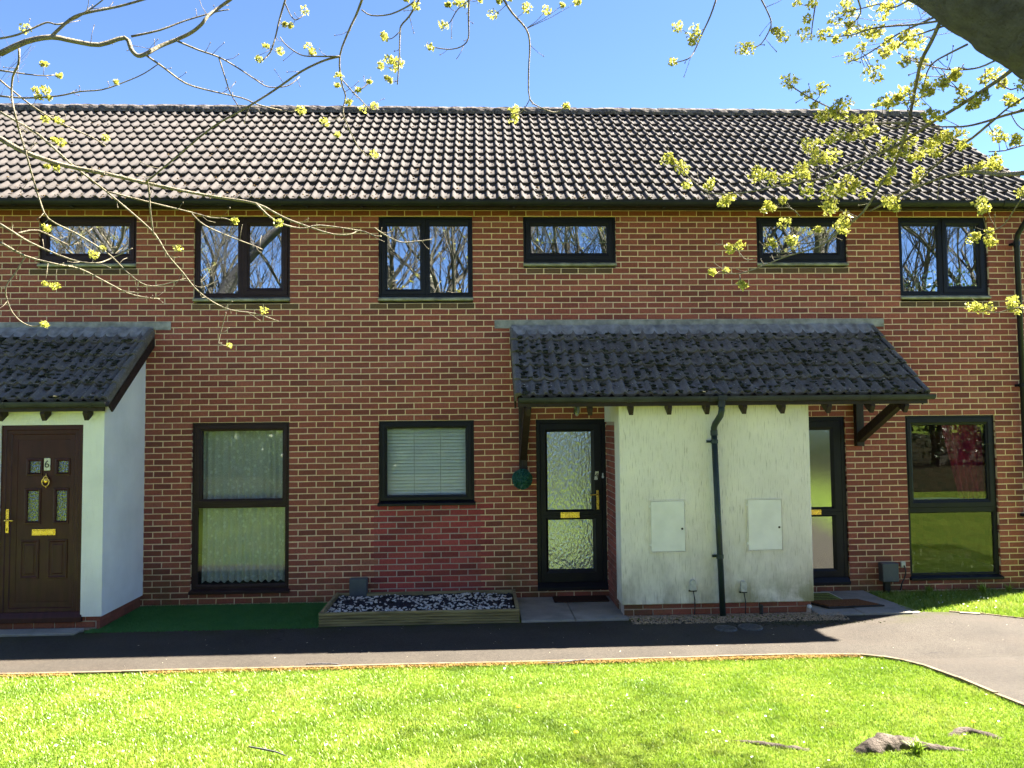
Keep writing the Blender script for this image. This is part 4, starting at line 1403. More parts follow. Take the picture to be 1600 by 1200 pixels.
cc = u * (0.128 * nrg.uniform(0.86, 1.0, (2600, 1))) + np.array([1.82, -0.145, 1.388])
V, F = leaf_cards(cc, 0, 0.022, nrg)
link("foliage", np_mesh("foliage", V, F, M['ball_leaf']), B)
MB().blob((1.82, -0.145, 1.388), 0.105, 0.105, 0.105, 1, 0.02, 8, 12).obj("core", M['ball_leaf'], B)
MB().tube([(1.82, -0.145, 1.51), (1.825, -0.10, 1.62), (1.83, -0.095, 1.70)], 0.003, 5).obj("hanging_wire", M['cable'], B)

G = thing("grey_utility_box", (-0.245, -0.06, -0.1), "grey plastic utility box on the wall behind the planter", "utility box", "grey utility boxes")
MB().box(-0.353, -0.135, -0.115, -0.001, -0.075, 0.172).obj("cover", M['grey_box'], G, bevel=0.008)
MB().tube([(-0.13, -0.03, -0.04), (-0.10, -0.04, -0.03), (-0.07, -0.03, -0.06), (-0.04, -0.02, -0.05)], 0.006, 6).obj("cable", M['cable'], G)
G = thing("grey_utility_box", (6.55, -0.06, -0.1), "grey plastic utility box beside the frosted door of the end house", "utility box", "grey utility boxes")
MB().box(6.446, 6.660, -0.115, -0.001, 0.006, 0.244).obj("cover", M['grey_box'], G, bevel=0.008)
MB().box(6.50, 6.58, -0.05, -0.001, -0.15, 0.004).obj("duct", M['ink'], G, bevel=0.006)
G = thing("outside_socket", (6.77, -0.03, 0.1), "small pale cable outlet with black lead beside the tall end window", "cable outlet")
MB().box(6.74, 6.80, -0.03, -0.001, 0.17, 0.245).obj("socket", M['pod_white'], G, bevel=0.005)
MB().tube([(6.775, -0.03, 0.20), (6.785, -0.05, 0.14), (6.782, -0.045, 0.08), (6.76, -0.04, 0.02), (6.735, -0.035, -0.03), (6.72, -0.03, -0.12)], 0.008, 6).obj("cable", M['cable'], G)

# ------------------------------------------------------------------ ground by the doors
ZS = -0.118
for (a, b, y0, y1, lab) in ((1.74, 2.345, -1.150, -0.004, "grey concrete slab between the timber planter and door 4"),
                            (2.352, 2.955, -1.150, -0.004, "grey concrete slab in front of door 4 beside the cream block"),
                            (5.145, 5.66, -1.150, -0.004, "grey concrete slab under the doormats by the frosted door"),
                            (5.667, 6.24, -1.150, -0.004, "grey concrete slab beside the grass under the end house canopy"),
                            (-4.30, -3.10, -1.285, -1.06, "grey concrete doorstep slab before the brown door of number 6"),
                            (-7.0, -4.31, -1.285, -1.06, "grey concrete slab running on beyond the door of number 6")):
    MB().box(a, b, y0, y1, -0.22, ZS + rnd.uniform(-.003, .003)).obj("paving_slab", M['slab'], None, bevel=0.006, label=lab, category="paving slab", group="concrete slabs at the doors")
# worn slab edge towards the lawn of the end house
MB().prism([(6.245, -1.13), (6.36, -1.10), (6.30, -0.62), (6.245, -0.15)], 'z', -0.22, ZS - 0.012).obj("paving_slab", M['slab'], None, label="sliver of concrete slab edging the shaded grass by the end house", category="paving slab", group="concrete slabs at the doors")
MB().box(-0.52, 2.9, -0.06, 0.008, -0.2, -0.128).obj("concrete_haunch", M['slab'], None, kind="structure")

# artificial turf
def turf():
    n = 42000
    x = nrg.uniform(-3.02, -0.52, n)
    y = nrg.uniform(-1.22, -0.005, n)
    keep = (x > -2.93) | (y < -1.06)
    x, y = x[keep], y[keep]
    n = len(x)
    z = np.full(n, -0.142)
    a = nrg.uniform(0, 6.28, n)
    h = nrg.uniform(0.016, 0.030, n)
    wd = 0.0032
    dx, dy = np.cos(a) * wd, np.sin(a) * wd
    lx, ly = nrg.normal(0, 0.008, n), nrg.normal(0, 0.008, n)
    V = np.stack([np.stack([x - dx, y - dy, z], 1), np.stack([x + dx, y + dy, z], 1), np.stack([x + lx, y + ly, z + h], 1)], 1).reshape(-1, 3)
    return V, np.arange(3 * n).reshape(n, 3)
tf = MB().box(-3.03, -0.515, -1.225, 0.008, -0.2, -0.141).obj("turf_base", M['turf'], None, kind="structure")
V, F = turf()
link("artificial_turf", np_mesh("artificial_turf", V, F, M['turf']), None, kind="stuff", label="dark green artificial turf strip below the net curtain window", category="turf")

# timber planter with slate chippings and white pebbles
PL = thing("timber_planter", (0.6, -0.6, -0.15), "low ribbed timber planter filled with slate chips and white pebbles", "planter")
px0, px1, py0, py1, pz0, pz1 = -0.515, 1.718, -1.150, -0.075, -0.138, 0.010
def ribbed(length, h, th, seed):
    """grooved deck board outline in (depth, height)"""
    o = [(0.0, 0.0)]
    n = 5
    for i in range(n):
        z0, z1 = h * i / n, h * (i + 1) / n
        o += [(0.0, z0 + 0.004), (0.0, z1 - 0.013), (0.022, z1 - 0.011), (0.022, z1)] if i < n - 1 else [(0.0, z0 + 0.004), (0.0, z1 - 0.003), (0.003, z1)]
    return o + [(th, h), (th, 0.0)]
hgt = pz1 - pz0
ob = ribbed(1, hgt, 0.034, 0)
MB().prism([(py0 + d, pz0 + z) for d, z in ob], 'x', px0, px1).obj("front_board", M['decking'], PL)
MB().box(px0, px1, py1 - 0.034, py1, pz0, pz1 - 0.012).obj("back_board", M['decking'], PL, bevel=0.003)
MB().prism([(px0 + d, pz0 + z) for d, z in ob], 'y', py0 + 0.035, py1 - 0.035).obj("side_board", M['decking'], PL)
MB().prism([(px1 - d, pz0 + z) for d, z in ob], 'y', py0 + 0.035, py1 - 0.035).obj("side_board", M['decking'], PL)
MB().box(px0 + 0.034, px1 - 0.034, py0 + 0.034, py1 - 0.034, pz0, pz1 - 0.055).obj("soil", M['soil'], PL)
def stones(name, mat, n, x0, x1, y0, y1, zf, s0, s1, parent=None, **props):
    mb = MB()
    for i in range(n):
        s = rnd.uniform(s0, s1)
        x, y = rnd.uniform(x0, x1), rnd.uniform(y0, y1)
        mb.blob((x, y, zf(x, y) + rnd.uniform(0, 0.5) * s), s * rnd.uniform(.8, 1.4), s * rnd.uniform(.7, 1.1), s * rnd.uniform(.45, .8), rnd.randrange(10 ** 6), 0.3, 3, 5)
    return mb.obj(name, mat, parent, **props)
zf = lambda x, y: pz1 - 0.052 + 0.016 * mnoise.noise(Vector((x * 3, y * 3, 0)))
stones("slate_chippings", M['slate_chip'], 3800, px0 + 0.05, px1 - 0.05, py0 + 0.05, py1 - 0.05, zf, 0.010, 0.020, None, kind="stuff", label="black slate chippings filling the timber planter", category="slate chippings")
zf2 = lambda x, y: zf(x, y) + 0.010
def patchy(n):
    mb = MB()
    k = 0
    while k < n:
        x, y = rnd.uniform(px0 + 0.05, px1 - 0.05), rnd.uniform(py0 + 0.05, py1 - 0.06)
        if mnoise.noise(Vector((x * 2.6 + 9, y * 4, 3))) + rnd.uniform(-0.35, 0.45) < 0.0:
            continue
        s = rnd.uniform(0.009, 0.018)
        mb.blob((x, y, zf2(x, y) + 0.004), s * rnd.uniform(.8, 1.3), s * rnd.uniform(.7, 1.1), s * 0.7, rnd.randrange(10 ** 6), 0.2, 4, 6)
        k += 1
    return mb
patchy(780).obj("white_pebbles", M['white_pebble'], None, smooth=True, kind="stuff", label="white pebbles scattered over the slate in the planter", category="pebbles")

# gravel strip and drain covers by the block
zg = lambda x, y: -0.137
stones("gravel", M['gravel'], 2600, 2.97, 5.42, -1.345, -1.015, lambda x, y: -0.139 + 0.012 * max(0, 1 - abs(y + 1.12) / 0.2) , 0.006, 0.013, None, kind="stuff", label="tan gravel strip at the foot of the cream block", category="gravel")
for i, (cx, cy, r, lab) in enumerate(((3.915, -1.60, 0.125, "round grey drain cover nearer door 4 in the path"), (4.195, -1.565, 0.135, "round grey drain cover closer to the end house in the path"))):
    T = thing("drain_cover", (cx, cy, -0.14), lab, "drain cover", "drain covers in the path")
    MB().tube([(cx, cy, -0.16), (cx, cy, -0.126)], [r, r - 0.006], 20).obj("rim", M['iron'], T)
    mb = MB()
    for q in range(7):
        o = -0.6 * r + q * 0.2 * r
        l = math.sqrt(max(0.001, (0.8 * r) ** 2 - o * o))
        mb.box(cx - l, cx + l, cy + o - 0.004, cy + o + 0.004, -0.126, -0.1225)
    mb.obj("tread_bars", M['iron'], T, kind="stuff")
mb = MB()
for i in range(420):
    a, r = rnd.uniform(0, 6.3), rnd.gauss(0, 1)
    x, y = 4.75 + rnd.gauss(0, 0.35), -1.42 + rnd.gauss(0, 0.05)
    mb.blob((x, y, -0.138), rnd.uniform(.006, .016), rnd.uniform(.006, .014), 0.006, i, 0.3, 3, 5)
mb.obj("path_moss", M['moss'], None, kind="stuff", label="dark moss growing along the path edge by the gravel", category="moss")

# doormats
T = thing("doormat", (2.58, -0.16, -0.12), "dark brown doormat against the step of door 4", "doormat", "doormats")
MB().box(2.19, 2.87, -0.34, -0.065, -0.117, -0.097).obj("pile", M['mat_dark'], T, bevel=0.004)
T = thing("doormat", (5.5, -0.3, -0.12), "yellow-green doormat tucked behind the brown one by the frosted door", "doormat", "doormats")
MB().box(5.155, 5.735, -0.575, -0.12, -0.117, -0.104).obj("pile", M['mat_green'], T, bevel=0.003)
MB().ring(5.165, 0, 5.725, 1, []) if False else None
m = MB()
for a, b, c, d in ((5.165, 5.725, -0.145, -0.13), (5.165, 5.725, -0.565, -0.55), (5.710, 5.725, -0.55, -0.145)):
    m.box(a, b, c, d, -0.1035, -0.1005)
m.obj("border", M['plaque'], T)
for k in range(4):
    MB().box(5.25, 5.66, -0.23 - k * 0.085, -0.21 - k * 0.085, -0.1035, -0.1012).obj("stripe", M['mat_dark'], T)
T = thing("doormat", (5.6, -0.75, -0.12), "brown coir doormat with dark rubber edge by the frosted door", "doormat", "doormats")
bm_ = MB().prism([(5.19, -0.585), (5.36, -0.92), (6.06, -0.865), (5.90, -0.545)], 'z', -0.116, -0.098).obj("rubber_base", M['rubber'], T, bevel=0.003)
MB().prism([(5.235, -0.602), (5.375, -0.89), (6.00, -0.84), (5.875, -0.567)], 'z', -0.0975, -0.088).obj("pile", M['coir'], T)

# ------------------------------------------------------------------ grass
def in_poly(px, py, poly):
    c = np.zeros(len(px), bool)
    j = len(poly) - 1
    for i in range(len(poly)):
        xi, yi = poly[i]
        xj, yj = poly[j]
        hit = ((yi > py) != (yj > py)) & (px < (xj - xi) * (py - yi) / (yj - yi + 1e-12) + xi)
        c ^= hit
        j = i
    return c
def vnoise(x, y, s, seed):
    rg = np.random.default_rng(seed)
    g = rg.random((64, 64))
    u, v = x * s, y * s
    i, j = np.floor(u).astype(int), np.floor(v).astype(int)
    fu, fv = u - i, v - j
    fu, fv = fu * fu * (3 - 2 * fu), fv * fv * (3 - 2 * fv)
    q = lambda a, b: g[a % 64, b % 64]
    return (q(i, j) * (1 - fu) + q(i + 1, j) * fu) * (1 - fv) + (q(i, j + 1) * (1 - fu) + q(i + 1, j + 1) * fu) * fv
def blades(n, x0, x1, y0, y1, h0, h1, wd, keep=None, bare=0.0):
    x = nrg.uniform(x0, x1, n)
    y = nrg.uniform(y0, y1, n)
    k = ~in_poly(x, y, PATH)
    if keep is not None:
        k &= keep(x, y)
    if bare:
        nn = 0.6 * vnoise(x, y, 1.1, 3) + 0.4 * vnoise(x, y, 3.7, 4)
        k &= nrg.random(n) > np.clip((nn - 0.66) * 5, 0, bare)
    x, y = x[k], y[k]
    n = len(x)
    z = -0.158 + 0.094 * np.clip(GY - y, 0, 8)
    tall = 0.7 + 0.6 * vnoise(x, y, 2.3, 9)
    h = nrg.uniform(h0, h1, n) * tall
    a = nrg.uniform(0, 6.283, n)
    dx, dy = np.cos(a) * wd, np.sin(a) * wd
    le = nrg.uniform(0, 6.283, n)
    la = h * nrg.uniform(0.2, 1.0, n)
    mx, my = x + np.cos(le) * la * 0.35, y + np.sin(le) * la * 0.35
    tx, ty = x + np.cos(le) * la, y + np.sin(le) * la
    P = [np.stack(q, 1) for q in ((x - dx, y - dy, z), (x + dx, y + dy, z), (mx + dx * .8, my + dy * .8, z + h * 0.62), (mx - dx * .8, my - dy * .8, z + h * .62), (tx, ty, z + h))]
    V = np.stack(P, 1).reshape(-1, 3)
    b = np.arange(n)[:, None] * 5
    F = np.concatenate([b + np.array([[0, 1, 2]]), b + np.array([[0, 2, 3]]), b + np.array([[3, 2, 4]])], 0)
    return V, F
V, F = blades(400000, -4.2, 5.3, -5.9, -2.58, 0.012, 0.028, 0.0025, lambda x, y: (x > 0.3 - (y + 9.877) * 0.72) & (x < 2.1 + (y + 9.877) * 0.85), 0.5)
link("lawn_grass", np_mesh("lawn_grass", V, F, M['grass']), None, kind="stuff", label="sunlit mown lawn grass in front of the path", category="grass")
V, F = blades(60000, 6.22, 9.6, -3.2, -0.02, 0.02, 0.06, 0.0034, lambda x, y: x > 6.30 + 0.05 * np.sin(y * 9), 0.3)
link("side_grass", np_mesh("side_grass", V, F, M['grass']), None, kind="stuff", label="short grass under the tall window of the end house", category="grass")
V, F = blades(40000, -9, 9, -7.6, -5.9, 0.02, 0.045, 0.005, None, 0.4)
link("far_lawn_grass", np_mesh("far_lawn_grass", V, F, M['grass']), None, kind="stuff", label="lawn grass behind the viewer mirrored in the windows", category="grass")
# ragged dry growth on the lawn edge
def fringe():
    n = 14000
    x = nrg.uniform(-4.2, 4.9, n)
    y = -2.575 - np.abs(nrg.normal(0, 0.035, n))
    k = vnoise(x, y, 1.4, 21) > 0.35
    x, y = x[k], y[k]
    n = len(x)
    z = np.full(n, -0.14)
    a = nrg.uniform(0, 6.28, n)
    l = nrg.uniform(0.012, 0.035, n)
    dx, dy = np.cos(a) * l, np.sin(a) * l
    hz = nrg.uniform(0.002, 0.018, n)
    V = np.stack([np.stack([x - dy * .12, y + dx * .12, z], 1), np.stack([x + dy * .12, y - dx * .12, z], 1), np.stack([x + dx, y + dy, z + hz], 1)], 1).reshape(-1, 3)
    return V, np.arange(3 * n).reshape(n, 3)
V, F = fringe()
link("dry_grass_fringe", np_mesh("dry_grass_fringe", V, F, M['dead']), None, kind="stuff", label="orange dry grass fringe between the lawn and path edging", category="dry grass")
# tufts and weeds at the wall foot of the end house
def tuft(name, x, y, h, n, mat, **props):
    mb = MB()
    for i in range(n):
        a, l = rnd.uniform(0, 6.3), rnd.uniform(0.3, 1.0) * h
        r = rnd.uniform(0.1, 0.8) * h
        p0 = Vector((x + rnd.gauss(0, h * .12), y + rnd.gauss(0, h * .12), gz(x, y)))
        p2 = p0 + Vector((math.cos(a) * r, math.sin(a) * r, l))
        p1 = p0 + Vector((math.cos(a) * r * .3, math.sin(a) * r * .3, l * .7))
        s = Vector((-math.sin(a), math.cos(a), 0)) * 0.004
        k = len(mb.v)
        mb.v += [tuple(p0 - s), tuple(p0 + s), tuple(p1 + s), tuple(p1 - s), tuple(p2)]
        mb.f += [(k, k + 1, k + 2, k + 3), (k + 3, k + 2, k + 4)]
    return mb.obj(name, mat, None, **props)
for i, (x, y, h, lab) in enumerate(((7.05, -0.10, 0.13, "low weed tuft under the tall window by the cable outlet"), (7.72, -0.16, 0.17, "leafy weed with white flower heads below the tall end window"), (8.1, -0.12, 0.12, "grass tuft at the wall foot near the corner drainpipe"), (6.62, -0.42, 0.08, "small weed clump between the grey utility box and the slab"), (3.92, -5.235, 0.10, "long grass blades in front of the exposed tree root"))):
    tuft("grass_tuft", x, y, h, 70, M['grass'], label=lab, category="grass tuft", group="grass tufts")
# daisies and fallen blossom, too small to count
def daisies(n, x0, x1, y0, y1):
    mb, yc = MB(), MB()
    for i in range(n):
        x, y = rnd.uniform(x0, x1), rnd.uniform(y0, y1)
        if in_poly(np.array([x]), np.array([y]), PATH)[0]:
            continue
        z = gz(x, y) + rnd.uniform(0.028, 0.045)
        r = rnd.uniform(0.006, 0.012)
        tx, ty = rnd.uniform(-.5, .5), rnd.uniform(-.5, .5)
        k = len(mb.v)
        for q in range(8):
            a = q * math.pi / 4
            rr = r * (1 if q % 2 else 0.6)
            mb.v.append((x + rr * math.cos(a), y + rr * math.sin(a), z + tx * rr * math.cos(a) + ty * rr * math.sin(a)))
        mb.f.append(tuple(range(k, k + 8)))
    return mb
daisies(120, -3.2, 5.2, -5.6, -2.65).obj("daisies", M['petal'], None, kind="stuff", label="tiny white daisies dotted over the lawn", category="daisies")
daisies(40, 6.6, 8.6, -1.2, -0.1).obj("daisies", M['petal'], None, kind="stuff", label="tiny white daisies in the shaded grass below the end window", category="daisies")
for x, y, lab in ((1.554, -4.151, "yellow dandelion flower in the lawn nearer the path"), (1.898, -4.788, "yellow dandelion flower in the lawn nearer the viewer"), (4.55, -4.80, "yellow dandelion flower by the pale root knuckle")):
    T = thing("dandelion", (x, y, gz(x, y)), lab, "dandelion", "dandelions")
    MB().blob((x, y, gz(x, y) + 0.05), 0.016, 0.016, 0.007, 5, 0.2, 4, 9).obj("flower", M['yellow'], T)
    MB().tube([(x, y, gz(x, y) - 0.005), (x, y, gz(x, y) + 0.045)], 0.002, 5).obj("stalk", M['mid_leaf'], T)
mb = MB()
for i in range(90):
    x, y = rnd.uniform(-3.5, 8), rnd.uniform(-2.5, -1.2)
    a, s = rnd.uniform(0, 6.3), rnd.uniform(0.005, 0.014)
    z = -0.137
    mb.quad((x - s * math.cos(a), y - s * math.sin(a), z), (x + s * .4 * math.sin(a), y - s * .4 * math.cos(a), z + 0.003), (x + s * math.cos(a), y + s * math.sin(a), z + 0.002), (x - s * .4 * math.sin(a), y + s * .4 * math.cos(a), z + .005))
mb.obj("fallen_petals", M['litter'], None, kind="stuff", label="pale fallen petals scattered on the path", category="petals")
for pts, lab in (([(-0.18, -4.87, 0.085), (-0.06, -4.93, 0.088), (0.02, -4.98, 0.092), (0.09, -5.03, 0.09)], "thin brown fallen twig on the lawn in front of the net curtain window"),
                 ([(1.9, -2.66, -0.125), (2.1, -2.63, -0.122), (2.26, -2.58, -0.125)], "thin fallen twig on the lawn edge before door 4"),
                 ([(-0.35, -2.50, -0.132), (-0.2, -2.515, -0.126), (-0.05, -2.52, -0.132)], "dark fallen twig on the path edge before the planter")):
    MB().tube(pts, [0.005, 0.006, 0.005, 0.003][:len(pts)], 6).obj("fallen_twig", M['bark'], None, label=lab, category="twig", group="fallen twigs")
mb = MB()
MB().prism([(6.78, -1.155), (6.98, -1.215), (6.975, -1.235), (6.775, -1.175)], 'z', -0.137, -0.125).obj("wood_offcut", M['litter'], None, label="pale strip of wood lying on the sunlit path edge", category="offcut")

# ------------------------------------------------------------------ overhanging trees
def smooth_path(pts, n=3):
    """Catmull-Rom through (x,y,z,r)"""
    P = [Vector(p[:3]) for p in pts]
    rr = [p[3] for p in pts]
    oP, oR = [], []
    for i in range(len(P) - 1):
        a, b, c, d = P[max(i - 1, 0)], P[i], P[i + 1], P[min(i + 2, len(P) - 1)]
        for k in range(n):
            t = k / n
            oP.append(0.5 * ((2 * b) + (c - a) * t + (2 * a - 5 * b + 4 * c - d) * t * t + (3 * b - a - 3 * c + d) * t ** 3))
            oR.append(rr[i] + (rr[i + 1] - rr[i]) * t)
    return oP + [P[-1]], oR + [rr[-1]]
def cluster(c, rg, size):
    """points of one opening maple bud cluster: small drooping leaves and flower tufts"""
    n = int(44 * rg.uniform(0.6, 1.4))
    u = rg.normal(size=(n, 3))
    u /= np.linalg.norm(u, axis=1)[:, None]
    return np.asarray(c) + u * (size * rg.uniform(0.25, 1.0, (n, 1)) ** 0.6) * np.array([1.0, 1.0, 0.85])
def ramify(big, fine, rr, p, d, l, r, lev, last, counts, ends):
    """one branch with its side branches"""
    pts, rad = [p], [r]
    for i in range(4):
        d = (d + Vector((rr.uniform(-.25, .25), rr.uniform(-.25, .25), rr.uniform(-.1, .18)))).normalized()
        p = p + d * (l / 4)
        pts.append(p)
        rad.append(max(0.003, r * (1 - 0.14 * (i + 1))))
    (big if lev < 1 else fine).tube(pts, rad, 7 if lev < 1 else 4, False)
    if lev >= last:
        ends += pts[2:]
        return
    for k in range(counts[lev]):
        i = rr.randrange(1, 5)
        a = rr.uniform(0, 6.28)
        side = Vector((math.cos(a), math.sin(a), rr.uniform(-0.1, 0.6))).normalized()
        ramify(big, fine, rr, pts[i], (d * 0.6 + side).normalized(), l * rr.uniform(0.5, 0.75), rad[i] * rr.uniform(0.45, 0.7), lev + 1, last, counts, ends)
def overhang(root, branches, clusters, extra, seed, high=(), nhigh=0, csize=1.0):
    rg = np.random.default_rng(seed)
    rr = random.Random(seed)
    fine = MB()
    for br_ in branches:
        P, Rr = smooth_path(br_, 3)
        if Rr[0] > 0.008:
            MB().tube(P, [q * 0.78 for q in Rr], 8).obj("limb", M['limb_bark'], root, smooth=True)
        else:
            fine.tube(P, [max(q, 0.0016) for q in Rr], 5)
        # short side spurs with buds
        for i in range(2, len(P) - 1):
            if rr.random() < 0.30:
                t = (P[i + 1] - P[i - 1]).normalized()
                d = (Vector((rr.uniform(-1, 1), rr.uniform(-1, 1), rr.uniform(-0.6, 1))).normalized() + t * 0.8).normalized()
                l = rr.uniform(0.03, 0.14)
                p1 = P[i] + d * l * .55 + Vector((rr.uniform(-.01, .01), 0, rr.uniform(-.01, .01)))
                p2 = p1 + (d + Vector((0, 0, rr.uniform(-.2, .5)))).normalized() * l * .45
                r0 = min(max(Rr[i] * 0.5, 0.0016), 0.0028)
                fine.tube([P[i], p1, p2], [r0, 0.0016, 0.002], 4)
                fine.blob(p2, 0.0035, 0.0035, 0.006, i, 0.1, 3, 5)
    pts = []
    for c in clusters:
        sz = rr.uniform(0.022, 0.047) * csize
        pts.append(cluster(c[:3], rg, sz))
        a = Vector(c[:3])
        b = Vector(c[3:6]) if len(c) == 6 else a + Vector((rr.uniform(-.03, .03), rr.uniform(-.03, .03), 0.03))
        fine.tube([b, (a + b) / 2 + Vector((0, 0, -0.01)), a], [0.0022, 0.0018, 0.0015], 4)
    ends = []
    for hp, hd, hl, hr in high:
        big = MB()
        ramify(big, fine, rr, Vector(hp), Vector(hd).normalized(), hl, hr, 0, 3, (7, 6, 5), ends)
        big.obj("limb", M['bark'], root, smooth=True)
    if ends:
        e = np.array([tuple(q) for q in ends])
        for k in rg.integers(0, len(e), nhigh):
            pts.append(cluster(e[k] + rg.normal(0, 0.05, 3), rg, 0.06))
    V, F = leaf_cards(np.concatenate(pts), 0, 0.022, rg, 0.55)
    fine.obj("crown", M['twig'], root, smooth=True)
    link("foliage", np_mesh("foliage", V, F, M['young_leaf']), root)
    for e in extra:
        P, Rr = smooth_path(e[1], 5)
        mb = MB()
        P2, R2 = [], []
        for a_, b_, ra, rb in zip(P, P[1:], Rr, Rr[1:]):
            for q in range(3):
                P2.append(a_.lerp(b_, q / 3))
                R2.append(ra + (rb - ra) * q / 3)
        mb.tube(P2 + [P[-1]], R2 + [Rr[-1]], 22)
        rough_ = 0.30 if e[0] == "root" else 0.045
        for k in range(len(mb.v)):
            v_ = Vector(mb.v[k])
            c_ = P2[min(k // 22, len(P2) - 1)]
            n_ = mnoise.noise(v_ * (9 if e[0] != "root" else 14)) + 0.5 * mnoise.noise(v_ * 31)
            mb.v[k] = tuple(v_ + (v_ - c_) * n_ * rough_)
        mb.obj(e[0], e[2], root, smooth=True)
